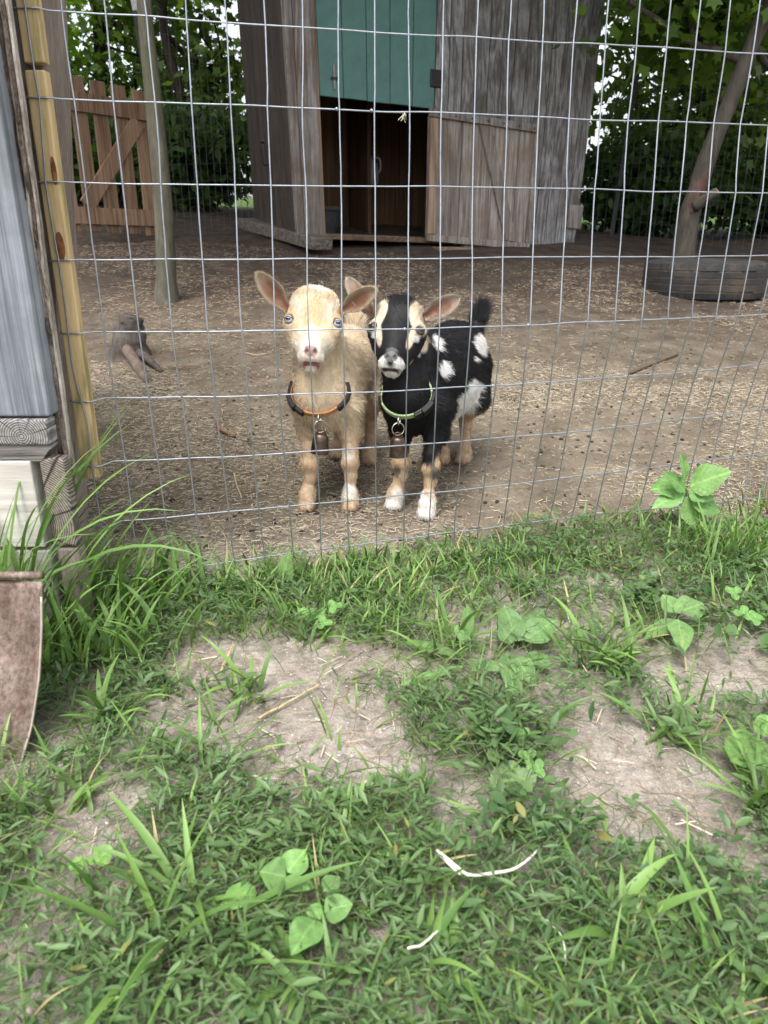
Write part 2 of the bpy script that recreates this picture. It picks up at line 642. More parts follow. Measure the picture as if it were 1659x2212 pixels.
def make_coop():
    base = (-0.55, 1.02, 0.0)
    c = empty('coop_corner', base, 'weathered corner of a wooden coop, blue grey boards, at the left edge', 'coop')
    xr = -0.4625
    for k in range(4):
        x1 = xr - k * 0.146
        obj('board', box_pts((x1 - 0.14, 1.005 + 0.002 * (k % 2), 0.345), (x1, 1.04, 1.9)), BOXF, M['bluewood'], c, bevel=0.003)
    # sill pieces under the boards, each with its end towards the camera
    q = P(48, 943, 1.0) - np.array(base)
    obj('beam_end', box_pts((-0.60, 0.998, 0.306), (-0.4665, 1.03, 0.342)), BOXF, end_grain('end grain grey', q, (0.27, 0.255, 0.25)), c, bevel=0.003)
    v, f = [], []
    n = 26
    for i in range(n + 1):
        t = i / n
        rag = 0.010 * (vnoise(t * 9, 1.0, 5) - 0.5)
        z0 = 0.283 + rag * (0.3 + 0.7 * smooth(0.6, 1, t)) + 0.016 * smooth(0.86, 1.0, t)
        x = -0.61 + t * 0.143
        for (y, z) in ((1.003, z0), (1.003, 0.3045), (1.028, 0.3045), (1.028, z0)):
            v.append((x, y, z))
    for i in range(n):
        for k in range(4):
            f.append((i * 4 + k, i * 4 + (k + 1) % 4, i * 4 + 4 + (k + 1) % 4, i * 4 + 4 + k))
    f += [(3, 2, 1, 0), tuple(n * 4 + k for k in range(4))]
    obj('splintered_strip', v, f, wood('splintered strip wood', (0.07, 0.06, 0.055), (0.25, 0.23, 0.215), (0.42, 0.40, 0.38), grain='x', fine=320, bstr=0.8), c)
    for k, (za, zb) in enumerate(((0.15, 0.284), (0.012, 0.146))):
        obj('clapboard', box_pts((-1.0, 1.001 + 0.003 * k, za), (-0.499 + 0.004 * k, 1.03, zb - 0.002)), BOXF, M['palewood'], c, bevel=0.002)
    q2 = P(60, 1130, 1.01) - np.array(base)
    obj('post_end', box_pts((-0.4885, 1.004, 0.15), (-0.4535, 1.03, 0.285)), BOXF, end_grain('end grain brown', q2, (0.24, 0.205, 0.17)), c, bevel=0.004)
    obj('post_foot', box_pts((-0.486, 1.006, -0.02), (-0.451, 1.03, 0.147)), BOXF, M['postwood'], c, bevel=0.004)
    # five plies of the rotting plywood sheet, edge on
    px0 = [(0.0, 0.0036, 0.004, 0.30), (0.0038, 0.0040, 0.0, 0.62), (0.008, 0.0030, 0.006, 0.35), (0.0112, 0.0042, 0.001, 0.7), (0.0156, 0.0032, 0.005, 0.4)]
    light = wood('plywood ply light', (0.16, 0.125, 0.10), (0.42, 0.37, 0.32), (0.64, 0.60, 0.55), fine=300, bstr=0.9, stretch=0.2)
    dark = wood('plywood ply dark', (0.03, 0.022, 0.018), (0.13, 0.10, 0.08), (0.30, 0.25, 0.21), fine=350, bstr=1.0, stretch=0.5)
    for k, (dx, w, dy, sh) in enumerate(px0):
        v, f = [], []
        n = 90
        for i in range(n + 1):
            t = i / n
            z = 0.222 + 0.02 * vnoise(k * 3.1, 0.5, 2) + t * 1.6
            lean = 0.009 * (z - 0.2) / 0.6
            r = 0.006 * max(0, vnoise(z * 26, k * 7.7, 31) - 0.45) * (2.2 if k % 2 else 0.9)
            r += 0.003 * vnoise(z * 120, k * 3.3, 8)
            x0 = -0.4785 + dx * 1.15 + lean + 0.001 * vnoise(z * 30, k, 4)
            for (x, y) in ((x0, 1.030 + dy + r), (x0 + w * 1.15, 1.030 + dy + r * 0.8), (x0 + w * 1.15, 1.046), (x0, 1.046)):
                v.append((x, y, z))
        for i in range(n):
            for q_ in range(4):
                f.append((i * 4 + q_, i * 4 + (q_ + 1) % 4, i * 4 + 4 + (q_ + 1) % 4, i * 4 + 4 + q_))
        f += [(3, 2, 1, 0), tuple(n * 4 + q_ for q_ in range(4))]
        obj('ply', v, f, light if k % 2 == 0 else dark, c)
    obj('side_wall', box_pts((-1.05, 1.042, 0.0), (-1.02, 2.2, 1.9)), BOXF, M['bluewood'], c)


make_coop()


def make_post():
    c = empty('fence_post', (-0.49, 1.17, 0.0), 'brown grey square fence post behind the yellow strip', 'post')
    pp = box_pts((-0.531, 1.128, -0.02), (-0.442, 1.217, 1.9))
    pp[:, 0] += 0.10 * (pp[:, 2] - 0.89)             # the post leans
    obj('post', pp, BOXF, M['postwood'], c, bevel=0.004)
    s = empty('batten', (-0.458, 1.117, 0.2), 'yellow treated pine strip nailed over the wire on the post', 'wood strip')
    zc = P(70, 143, 1.108)[2]
    knot = None
    for (z0, z1, dx) in ((0.222, zc - 0.004, 0.0), (zc + 0.004, 1.9, 0.0015)):
        n = 24
        v, f = [], []
        for i in range(n + 1):
            z = z0 + (z1 - z0) * i / n
            wob = 0.0012 * (vnoise(z * 12, 3.3, 6) - 0.5)
            for (x, y) in ((-0.4725, 1.108), (-0.4455, 1.108), (-0.4455, 1.1265), (-0.4725, 1.1265)):
                v.append((x + dx + wob - 0.006 * (0.55 - z), y, z))
        for i in range(n):
            for k in range(4):
                f.append((i * 4 + k, i * 4 + (k + 1) % 4, i * 4 + 4 + (k + 1) % 4, i * 4 + 4 + k))
        f += [(3, 2, 1, 0), tuple(n * 4 + k for k in range(4))]
        obj('strip', v, f, M['treated'], s, bevel=0.002)
    # the knots: brown ovals, slightly proud
    km = wood('knot wood', (0.09, 0.035, 0.015), (0.22, 0.09, 0.035), (0.33, 0.15, 0.06), fine=120, stretch=0.6)
    for (px, py, w, h) in ((130, 535, 0.0065, 0.017), (116, 372, 0.004, 0.016)):
        p = P(px, py, 1.107)
        v = [(p[0], 1.1062, p[2])]
        for i in range(20):
            a = 2 * math.pi * i / 20
            v.append((p[0] + w * math.cos(a), 1.1078, p[2] + h * math.sin(a) * (1.0 if math.sin(a) < 0 else 1.25)))
        f = [(0, 1 + i, 1 + (i + 1) % 20) for i in range(20)]
        obj('knot', v, f, km, s, sm=True)


make_post()

# ================================================================== the welded wire fence
ROWD = {  # distance of each row of the mesh at three places along it (left, middle, right)
    -1: (1.115, 1.235, 1.365), 0: (1.112, 1.232, 1.365), 1: (1.110, 1.225, 1.363), 2: (1.107, 1.213, 1.368),
    3: (1.107, 1.205, 1.350), 4: (1.112, 1.185, 1.355), 5: (1.122, 1.165, 1.360), 6: (1.132, 1.188, 1.405),
    7: (1.130, 1.217, 1.438), 8: (1.124, 1.250, 1.460), 9: (1.120, 1.290, 1.480)}
RR = np.array(sorted(ROWD))
RL = np.array([ROWD[r] for r in RR])


def fence_pt(X, r, off=0.0):
    dl, dm, dr = (np.interp(r, RR, RL[:, k]) for k in range(3))
    xa, xb, xc = -0.468, 0.0, 0.62
    # quadratic through three places
    y = (dl * (X - xb) * (X - xc) / ((xa - xb) * (xa - xc)) + dm * (X - xa) * (X - xc) / ((xb - xa) * (xb - xc))
         + dr * (X - xa) * (X - xb) / ((xc - xa) * (xc - xb)))
    z = 0.547 + (4 - r) * 0.1016
    z += 0.0025 * (vnoise(X * 9, r * 1.7, 3) - 0.5) - 0.012 * X * smooth(4, 9, r) * 0
    return np.array([X, y + off, z])


def make_fence():
    c = empty('wire_fence', (0.1, 1.25, 0.03), 'galvanised welded wire fence of upright rectangles before the goats', 'fence')
    wr = 0.00118
    nk = 32
    for k in range(nk):
        X = -0.464 + k * 0.05
        pts = []
        prev = 0
        for i in range(0, 10 * 4 + 1):
            r = -1 + i / 4
            jx = 0.0035 * (vnoise(r * 0.9 + 3, k * 5.3, 17) - 0.5) + 0.002 * (hash2(k * 1.0, math.floor(r) * 1.0, 5) - 0.5)
            if k == 0:
                jx += 0.006 + 0.014 * (vnoise(r * 1.1, 2.2, 29) - 0.5)
            rr = r
            if r > 8.98 and k < 18:
                rr = 8.98
            q_ = fence_pt(X + jx, rr, -0.0012)
            if X < -0.44:
                q_[1] = min(q_[1], 1.1055)
            pts.append(q_)
        # the bottom ends stick a little below the last wire
        e = pts[-1].copy()
        e[2] -= 0.012 + 0.01 * hash2(k * 1.0, 2.0, 3)
        pts.append(e)
        v, f = tube(pts, wr, 6)
        obj('vertical_wire', v, f, M['galv'], c, sm=True)
    for r in range(-1, 10):
        pts = [np.array([-0.4775, 1.121, fence_pt(-0.468, r)[2] + 0.001]), np.array([-0.4765, 1.110, fence_pt(-0.468, r)[2]])]
        for i in range(0, 161):
            X = -0.472 + i * 0.0098
            p = fence_pt(X, r, 0.0009)
            p[2] += 0.0022 * (vnoise(X * 16, r * 3.1, 41) - 0.5)
            p[1] = p[1] if X > -0.44 else min(p[1], 1.1065)
            pts.append(p)
        v, f = tube(pts, wr, 6)
        obj('horizontal_wire', v, f, M['galv'], c, sm=True)
    # a few weld blobs and a snagged tuft of straw
    for (r, k) in ((5, 10), (5, 14), (6, 13), (6, 14), (2, 8), (2, 9)):
        p = fence_pt(-0.468 + k * 0.05, r, -0.001)
        v, f = lathe([(0.0001, -0.0026), (0.0018, -0.0018), (0.0026, 0), (0.0018, 0.0018), (0.0001, 0.0026)], p, 8)
        obj('weld', v, f, M['galv'], c, sm=True)
    t = empty('straw_tuft', fence_pt(0.034, 2.1), 'tiny tuft of straw snagged on a crossing of the fence wires', 'straw')
    V = []
    p0 = fence_pt(0.0315, 2.02, -0.002)
    parts = []
    for i in range(9):
        a = p0 + rng.normal(0, 0.002, 3)
        b_ = a + rng.normal(0, 1, 3) * np.array([0.005, 0.003, 0.006]) + np.array([-0.002, 0, -0.004])
        parts.append(tube([a, (a + b_) / 2 + rng.normal(0, 0.001, 3), b_], 0.0005, 4))
    v, f = merge(parts)
    obj('wisp', v, f, M['straw'], t, cols=np.tile([(0.55, 0.5, 0.4)], (len(v), 1)))


make_fence()


def right_stake():
    c = empty('fence_stake', (0.872, 1.545, 0.0), 'pale treated wooden stake at the right end of the wire fence', 'post')
    obj('stake', bar_pts((0.872, 1.545, -0.05), (0.877, 1.54, 1.5), (1, 0, 0), 0.04, 0.04), BOXF, M['treated'], c, bevel=0.003)


right_stake()

# ================================================================== the shed
SH0, SA = np.array([-0.537, 5.0]), math.radians(25)
SU, SW = np.array([math.cos(SA), math.sin(SA)]), np.array([-math.sin(SA), math.cos(SA)])
SLEN = 2.17


def SH(u, w, z):
    """shed coordinates (along the front, into the depth, height): it leans and sags like the real one"""
    lean = (-0.028 + 0.085 * u / SLEN) * (z - 0.58)
    q = SH0 + SU * (u + lean) + SW * w
    return np.array([q[0], q[1], z - 0.033 * max(u, 0)])


def sbox(name, u0, u1, w0, w1, z0, z1, mat, parent, bevel=0.003):
    pts = [SH(*p) for p in box_pts((u0, w0, z0), (u1, w1, z1))]
    return obj(name, pts, BOXF, mat, parent, bevel=bevel)


def make_shed():
    c = empty('goat_shed', (*SH0, 0.55), 'grey weathered plywood goat shed with teal upper door, front doorway open', 'shed')
    sid = wood('grey plywood siding', (0.095, 0.093, 0.093), (0.215, 0.21, 0.21), (0.36, 0.355, 0.355), fine=110, rings=9, stretch=0.12, amp=0.16, dirt=(0.09, 0.075, 0.06), bstr=0.5)
    sid_shaded = wood('shade darkened brown grey boards', (0.024, 0.019, 0.017), (0.050, 0.041, 0.036), (0.085, 0.072, 0.065), fine=90, rings=7, stretch=0.06, dirt=(0.075, 0.055, 0.04), bstr=0.5)  # the left wall's shade is darkened into this brown board colour
    frame = wood('pale grey post boards', (0.10, 0.088, 0.08), (0.22, 0.20, 0.185), (0.36, 0.34, 0.325), fine=80, rings=8, stretch=0.06, dirt=(0.13, 0.09, 0.06), bstr=0.4)
    top = 2.35
    # left side wall: upright boards with grooves, seen from outside
    nb = 7
    for k in range(nb):
        w0, w1 = 0.03 + k * 0.92 / nb, 0.03 + (k + 1) * 0.92 / nb - 0.007
        sbox('side_board', -0.012, 0.008, w0, w1, 0.60 + 0.05 * (w0 + 0.1), top, sid_shaded, c, 0.002)
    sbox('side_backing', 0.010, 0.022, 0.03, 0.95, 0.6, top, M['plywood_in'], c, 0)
    sbox('corner_trim', -0.016, 0.035, -0.014, 0.026, 0.575, top, frame, c)
    sbox('door_post', 0.037, 0.155, -0.022, 0.024, 0.565, top, frame, c)
    sbox('door_jamb', 0.1555, 0.176, -0.012, 0.09, 0.585, top, wood('jamb wood', (0.09, 0.06, 0.04), (0.19, 0.13, 0.09), (0.28, 0.2, 0.14), fine=90), c)
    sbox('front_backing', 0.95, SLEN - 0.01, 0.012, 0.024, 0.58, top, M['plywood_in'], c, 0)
    nb = 13
    rg = random.Random(3)
    for k in range(nb):
        u0 = 0.945 + k * (SLEN - 0.945) / nb
        u1 = u0 + (SLEN - 0.945) / nb - 0.006
        o_ = sbox('siding_board', u0, u1, -0.010 + rg.uniform(-0.002, 0.002), 0.010, 0.565 + rg.uniform(-0.01, 0.01), top, sid, c, 0.002)
    sbox('patch_board', SLEN - 0.10, SLEN + 0.015, -0.035, -0.013, 0.70, 0.86, frame, c)
    sbox('right_wall', SLEN - 0.022, SLEN - 0.002, 0.0255, 0.95, 0.58, top, sid_shaded, c, 0)
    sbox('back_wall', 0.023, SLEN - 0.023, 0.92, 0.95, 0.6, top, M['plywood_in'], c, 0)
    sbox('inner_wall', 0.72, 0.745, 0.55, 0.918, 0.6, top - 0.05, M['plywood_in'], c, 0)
    sbox('stud', 0.80, 0.84, 0.76, 0.80, 0.6, top - 0.05, M['plywood_in'], c)
    fm = plain('bedding strewn floor', (0.16, 0.125, 0.085), 0.95, 0, 0.1, 0.5, 60, 0.6, 0.01)
    sbox('floor', 0.023, SLEN - 0.023, 0.026, 0.918, 0.56, 0.60, fm, c, 0)
    sbox('door_sill', 0.157, 0.942, -0.03, 0.02, 0.563, 0.592, wood('sill wood', (0.055, 0.035, 0.025), (0.12, 0.075, 0.05), (0.19, 0.125, 0.085), grain='x', fine=80), c)
    sbox('lintel', 0.157, 0.945, -0.01, 0.02, 2.21, top, frame, c)
    # roof, sloping to the back, reaching past the walls
    pts = [SH(*p) for p in ((-0.25, -0.3, top + 0.06), (SLEN + 0.25, -0.3, top + 0.06), (SLEN + 0.25, 1.2, top - 0.02), (-0.25, 1.2, top - 0.02),
                            (-0.25, -0.3, top + 0.12), (SLEN + 0.25, -0.3, top + 0.12), (SLEN + 0.25, 1.2, top + 0.04), (-0.25, 1.2, top + 0.04))]
    obj('roof', pts, BOXF, plain('old roofing', (0.06, 0.06, 0.06), 0.9), c)
    # upper half door: five teal boards in the opening
    d = obj('upper_door', [SH(*p) for p in box_pts((0.18, 0.014, 1.385), (0.938, 0.022, 2.2))], BOXF, M['teal'], c)
    for k in range(5):
        u0 = 0.179 + k * 0.1525
        obj('door_board', [SH(*p) for p in box_pts((u0, -0.008, 1.378 + 0.002 * (k % 2)), (u0 + 0.1485, 0.0135, 2.205))], BOXF, M['teal'], d, bevel=0.003)
    lt = [SH(*p) for p in box_pts((0.265, -0.018, 1.42), (0.275, -0.009, 1.55))]
    obj('latch', lt, BOXF, plain('dull steel latch', (0.28, 0.26, 0.24), 0.5, 0.6), d)
    obj('latch_bolt', [SH(*p) for p in box_pts((0.25, -0.02, 1.47), (0.292, -0.0105, 1.485))], BOXF, M['iron'], d)
    obj('hinge', [SH(*p) for p in box_pts((0.905, -0.022, 1.50), (0.985, -0.0115, 1.60))], BOXF, M['iron'], c, bevel=0.004)
    # hook on the side wall
    hk = [SH(-0.02, 0.55, 1.16), SH(-0.045, 0.54, 1.16), SH(-0.05, 0.52, 1.13), SH(-0.05, 0.5, 1.02), SH(-0.02, 0.5, 1.02)]
    v, f = tube(hk, 0.006, 6)
    obj('wall_hook', v, f, M['iron'], c)
    # lower half door, swung right round against the wall
    ld = empty('lower_door', SH(0.95, -0.06, 0.58), None)
    ld.parent = c
    org = ORIGIN[ld.name].copy()
    ld.location = tuple(org - ORIGIN[c.name])

    def dpt(u, t, z):
        return SH(0.885 + u, -0.045 - 0.07 * u + t, z - 0.045 * u)

    def dbox(name, u0, u1, t0, t1, z0, z1, mat, slant=0.0):
        pts = [dpt(a + (slant if q > (z0 + z1) / 2 else 0), b_, q) for a, b_, q in box_pts((u0, t0, z0), (u1, t1, z1))]
        return obj(name, pts, BOXF, mat, ld, bevel=0.003)
    dw = M['doorwood']
    for k, (a, b_) in enumerate(((0.0, 0.235), (0.239, 0.47), (0.474, 0.655), (0.659, 0.79))):
        dbox('door_board', a, b_, 0.0, 0.018, 0.60 + 0.003 * k, 1.335, dw)
    dbox('top_rail', -0.005, 0.80, -0.021, -0.002, 1.325, 1.372, frame)
    dbox('bottom_rail', -0.004, 0.795, -0.024, -0.002, 0.575, 0.618, dw)
    dbox('edge_rail', 0.765, 0.797, -0.0195, -0.002, 0.622, 1.32, frame)
    dbox('brace', 0.60, 0.69, -0.0215, -0.0025, 0.622, 1.32, dw, slant=-0.255)
    dbox('hinge_stile', 0.004, 0.06, -0.0185, -0.002, 0.622, 1.32, wood('fresher stile wood', (0.14, 0.09, 0.055), (0.27, 0.19, 0.13), (0.36, 0.27, 0.2), fine=90))
    for k in range(7):
        u, z = (0.06 + 0.115 * k, 1.348)
        v, f = lathe([(0.0001, 0.003), (0.006, 0.002), (0.006, -0.003)], (0, 0, 0), 8)
        ctr = dpt(u, -0.0225, z)
        v = np.array([ctr + np.array([SU[0] * a, SU[1] * a, b2]) - np.array([SW[0], SW[1], 0]) * c2 for a, b2, c2 in v])
        obj('nail_head', v, f, M['iron'], ld)
    return c


shed = make_shed()


def shed_footing():
    for k, (u, du, lab) in enumerate(((1.18, 0.40, 'long pale concrete block under the middle of the shed front'), (1.60, 0.36, 'pale concrete block under the shed front, next to the long one'))):
        p = SH(u, 0.02, 0.5)
        g = float(terrain(p[0], p[1])) - 0.05
        pts = []
        for (a, b_, z) in box_pts((u, -0.06, 0), (u + du, 0.14, 1)):
            q = SH(a, b_, 0.5)
            pts.append((q[0], q[1], g if z == 0 else SH(a, b_, 0.558)[2]))
        o = obj('concrete_block', pts, BOXF, M['concrete'], origin=(p[0], p[1], g), bevel=0.006)
        tag(o, lab, 'concrete block', 'blocks under the shed')
    tw = wood('old timber', (0.05, 0.042, 0.035), (0.11, 0.092, 0.075), (0.19, 0.165, 0.14), grain='x', fine=90)
    a, b_ = SH(1.98, -0.02, 0.50), SH(2.62, -0.10, 0.53)
    o = obj('timber', bar_pts(a, b_, (0, 0, 1), 0.085, 0.11), BOXF, tw, origin=a, bevel=0.006)
    tag(o, 'dark timber sticking out under the right corner of the shed', 'timber')
    p = SH(2.33, -0.02, 0.40)
    o = obj('brick', bar_pts(p - np.array([0.12, 0.05, 0.01]), p + np.array([0.12, 0.05, 0.01]), (0, 0, 1), 0.075, 0.1), BOXF, M['concrete'], origin=p, bevel=0.005)
    tag(o, 'small pale brick below the timber at the right shed corner', 'brick')
    a, b_ = SH(-0.07, 0.97, 0.665), SH(0.075, -0.22, 0.535)
    o = obj('skid', bar_pts(a, b_, (0, 0, 1), 0.075, 0.14), BOXF, tw, origin=b_, bevel=0.008)
    tag(o, 'heavy grey plank running out from under the left shed wall', 'plank')
    a, b_ = SH(0.93, -0.10, 0.515), SH(1.20, -0.10, 0.52)
    o = obj('sill_block', bar_pts(a, b_, (0, 0, 1), 0.05, 0.10), BOXF, wood('fresh block wood', (0.13, 0.09, 0.06), (0.25, 0.18, 0.12), (0.33, 0.25, 0.18), grain='x'), origin=a, bevel=0.004)
    tag(o, 'short brown wood block below the hinge of the lower door', 'wood block')


shed_footing()


def shed_contents():
    # black rubber feed pan
    p = SH(0.235, 0.28, 0.602)
    c = empty('feed_pan', p, 'dark grey rubber feed pan standing inside the shed doorway', 'tub')
    prof = [(0.001, 0.004), (0.115, 0.0), (0.155, 0.14), (0.168, 0.142), (0.168, 0.165), (0.15, 0.165), (0.108, 0.015), (0.001, 0.015)]
    v, f = lathe(prof, p, 32)
    obj('pan', v, f, M['rubber'], c, sm=False)
    p = SH(0.21, 0.62, 0.602)
    c = empty('bucket', p, 'dark blue bucket behind the feed pan in the shed', 'bucket')
    v, f = lathe([(0.001, 0.0), (0.09, 0.0), (0.118, 0.245), (0.126, 0.25), (0.126, 0.27), (0.112, 0.27), (0.085, 0.012), (0.001, 0.012)], p, 28)
    obj('pail', v, f, M['blue_plastic'], c)
    a = np.linspace(0, math.pi, 14)
    v, f = tube([p + np.array([0.12 * math.cos(t), 0.02, 0.26 + 0.06 * math.sin(t)]) for t in a], 0.003, 6)
    obj('bail', v, f, M['iron'], c)
    # cloudy jug hung in the back
    p = SH(0.80, 0.70, 0.95)
    c = empty('hanging_jug', p, 'cloudy white plastic jug hanging in the dark shed', 'jug')
    v, f = [], []
    prof = [(0.012, -0.002), (0.05, 0.0), (0.06, 0.02), (0.062, 0.10), (0.05, 0.15), (0.02, 0.175), (0.02, 0.20), (0.001, 0.20)]
    v, f = lathe([(r, z) for r, z in prof], p, 20)
    v[:, 0] = p[0] + (v[:, 0] - p[0]) * 1.15
    obj('body', v, f, M['white_plastic'], c, sm=True)
    v, f = tube(spline([p + np.array([0.03, -0.02, 0.19]), p + np.array([0.075, -0.02, 0.18]), p + np.array([0.08, -0.02, 0.11]), p + np.array([0.06, -0.02, 0.08])], 12), 0.008, 8)
    obj('handle', v, f, M['white_plastic'], c, sm=True)
    v, f = tube([p + np.array([0, 0, 0.19]), p + np.array([0, 0.0, 1.3])], 0.002, 5)
    obj('cord', v, f, M['oldwire'], c)


shed_contents()


# ================================================================== picket gate
def make_gate():
    A, B = P(150, 500, 4.72), P(352, 500, 5.18)
    d = norm(np.array([B[0] - A[0], B[1] - A[1], 0]))
    n = np.array([d[1], -d[0], 0])
    L = float(np.linalg.norm((B - A)[:2]))
    z0 = 0.60
    c = empty('picket_gate', (A[0], A[1], z0), 'brown cedar picket gate with a slanting brace, behind the left tree', 'gate')

    def pt(u, z, off=0.0):
        return np.array([A[0], A[1], 0]) + d * u + n * off + np.array([0, 0, z])
    sl = -0.02
    k = 0
    u = -0.02
    while u < L - 0.05:
        dz = rng.uniform(-0.012, 0.012)
        obj('picket', bar_pts(pt(u + 0.045, z0 + dz + sl * u), pt(u + 0.045 + rng.uniform(-0.004, 0.004), 1.43 + dz + sl * u), d, 0.09, 0.018), BOXF, M['cedar'], c, bevel=0.002)
        u += 0.132
        k += 1
    for (z, h) in ((1.305, 0.10), (0.695, 0.095)):
        obj('rail', bar_pts(pt(-0.03, z, 0.0195), pt(L, z + sl * L, 0.0195), (0, 0, 1), h, 0.019), BOXF, M['cedar'], c, bevel=0.002)
    obj('brace', bar_pts(pt(0.12, 0.748, 0.0196), pt(0.52, 1.235, 0.0196), d - np.array([0, 0, 0.8]), 0.092, 0.018), BOXF, M['cedar'], c, bevel=0.002)
    return c


make_gate()


# ================================================================== wire fence round the back
def back_fence(pts, z0h, hh, label, posts):
    """thin field fence along ground points"""
    pts = [np.array([p[0], p[1], float(terrain(p[0], p[1]))]) for p in pts]
    c = empty('field_fence', pts[0], label, 'fence')
    parts = []
    wr = 0.0016
    for a, b_ in zip(pts[:-1], pts[1:]):
        L = np.linalg.norm(b_ - a)
        n = int(L / 0.055)
        for i in range(n + 1):
            q = a + (b_ - a) * i / n
            q = q + np.array([0, 0.01 * (vnoise(i * 0.3, 1, 4) - 0.5), 0])
            parts.append(tube([q, q + np.array([0, 0, hh])], wr, 3, cap=False))
        for k in range(int(hh / 0.105) + 1):
            z = np.array([0, 0, 0.01 + k * 0.105])
            parts.append(tube([a + z, b_ + z], wr, 3, cap=False))
    v, f = merge(parts)
    o = obj('wire_mesh', v, np.array(f), M['oldwire'], c)
    o['kind'] = 'stuff'
    for (p, lean, h) in posts:
        a = np.array([p[0], p[1], float(terrain(p[0], p[1])) - 0.1])
        b_ = a + np.array([lean, 0, h])
        t1 = bar_pts(a, b_, (1, 0, 0), 0.034, 0.006)
        t2 = bar_pts(a + np.array([0, 0.016, 0]), b_ + np.array([0, 0.016, 0]), (1, 0, 0), 0.006, 0.026)
        v, f = merge([(t1, BOXF), (t2, BOXF)])
        obj('steel_post', v, f, plain('dark green steel post', (0.03, 0.035, 0.032), 0.6, 0.2), c)
        t3 = bar_pts(b_ - np.array([lean * 0.12, 0, 0.12]), b_ + np.array([0, 0, 0.002]), (1, 0, 0), 0.037, 0.009)
        obj('post_tip', t3, BOXF, plain('white post tip', (0.5, 0.5, 0.5), 0.6), c)


q1 = P(368, 480, 5.25)
back_fence([q1[:2], SH(-0.02, 0.94, 0.6)[:2]], 0, 1.25, 'thin dark wire fence between the picket gate and the shed', [((q1[0], q1[1]), -0.10, 1.5)])
q2, q3 = P(1318, 520, 6.4), P(1800, 540, 5.7)
back_fence([SH(SLEN, 0.9, 0.6)[:2], q2[:2], q3[:2]], 0, 1.25, 'thin dark wire fence behind the tyre and leaning tree', [((q2[0], q2[1]), 0.10, 1.55), ((q3[0], q3[1]), 0.0, 1.5)])

# ================================================================== trees
def bark(name, dark, light, moss=None, scale=26):
    m, nt, b, out = new_mat(name)
    v = mapped(nt, (1, 1, 0.22))
    n1 = noise(nt, v, scale, 6, 0.7, 0.6)
    v2 = mapped(nt, (1, 1, 1))
    n2 = noise(nt, v2, 5, 4)
    c = ramp(nt, n1, [(0.3, dark), (0.7, light)])
    if moss:
        c = mixc(nt, ramp(nt, n2, [(0.42, 0.0), (0.7, 0.7)]), c, moss)
    nt.links.new(c, b.inputs['Base Color'])
    b.inputs['Roughness'].default_value = 0.9
    b.inputs['Specular IOR Level'].default_value = 0.15
    bump(nt, n1, b, 0.8, 0.012)
    return m


M['bark_pale'] = bark('pale mossy bark', (0.05, 0.046, 0.035), (0.15, 0.14, 0.108), (0.088, 0.094, 0.05))
M['bark_grey'] = bark('smooth grey bark', (0.035, 0.030, 0.025), (0.10, 0.088, 0.073))
M['bark_dark'] = bark('dark wet bark', (0.015, 0.012, 0.01), (0.05, 0.042, 0.035))

a5 = np.radians([0, 28, 52, 82, 112, 150, 210, 248, 278, 308, 332])
r5 = np.array([0.62, 0.34, 0.58, 0.32, 0.42, 0.22, 0.22, 0.42, 0.32, 0.58, 0.34])
MAPLE_V = np.vstack([[0, 0.42, 0.0], np.stack([r5 * np.sin(a5), 0.42 + r5 * np.cos(a5), 0.10 * np.abs(np.sin(a5)) - 0.12 * r5 * (np.cos(a5) > 0)], -1)])
MAPLE_F = np.array([(0, 1 + i, 1 + (i + 1) % 11) for i in range(11)])
OVAL_V = np.array([(0, 0, 0), (0.24, 0.3, 0.06), (0.22, 0.65, 0.05), (0, 1.0, -0.08), (-0.22, 0.65, 0.05), (-0.24, 0.3, 0.06), (0, 0.48, 0)])
OVAL_F = np.array([(6, 0, 1), (6, 1, 2), (6, 2, 3), (6, 3, 4), (6, 4, 5), (6, 5, 0)])


def leaf_frames(n, up_bias=0.6, droop=0.25, g=rng):
    """random leaf orientations: columns = side, along, normal"""
    nrm = norm(g.normal(0, 1, (n, 3)) * (1 - up_bias) + np.array([0, 0, up_bias]))
    al = g.normal(0, 1, (n, 3)) + np.array([0, 0, -droop * 2])
    al = norm(al - nrm * np.sum(al * nrm, 1, keepdims=True))
    sd_ = np.cross(al, nrm)
    return np.stack([sd_, al, nrm], -1)


def crown_mesh(clouds, n_leaf, size, cols, tv, tf, seed, clump=45, spread=0.22, up=0.55):
    """clouds: list of (centre, radii, weight). Leaves gather in clumps inside them."""
    g = np.random.default_rng(seed)
    w = np.array([c[2] for c in clouds], float)
    w /= w.sum()
    nc = max(1, n_leaf // clump)
    pick = g.choice(len(clouds), nc, p=w)
    cen = np.array([clouds[i][0] for i in pick], float)
    rad = np.array([clouds[i][1] for i in pick], float)
    q = norm(g.normal(0, 1, (nc, 3))) * (g.random((nc, 1)) ** 0.42)
    cc = cen + q * rad
    ctone = g.random(nc)
    k = g.integers(0, nc, n_leaf)
    pos = cc[k] + g.normal(0, 1, (n_leaf, 3)) * spread * np.array([1, 1, 0.55])
    R = leaf_frames(n_leaf, up, 0.3, g) * (size * g.uniform(0.6, 1.25, n_leaf))[:, None, None]
    t = np.clip(0.6 * ctone[k] + 0.4 * g.random(n_leaf), 0, 1)[:, None]
    C = np.array(cols[0]) * (1 - t) + np.array(cols[1]) * t
    return bulk(tv, tf, R, pos, C), cc


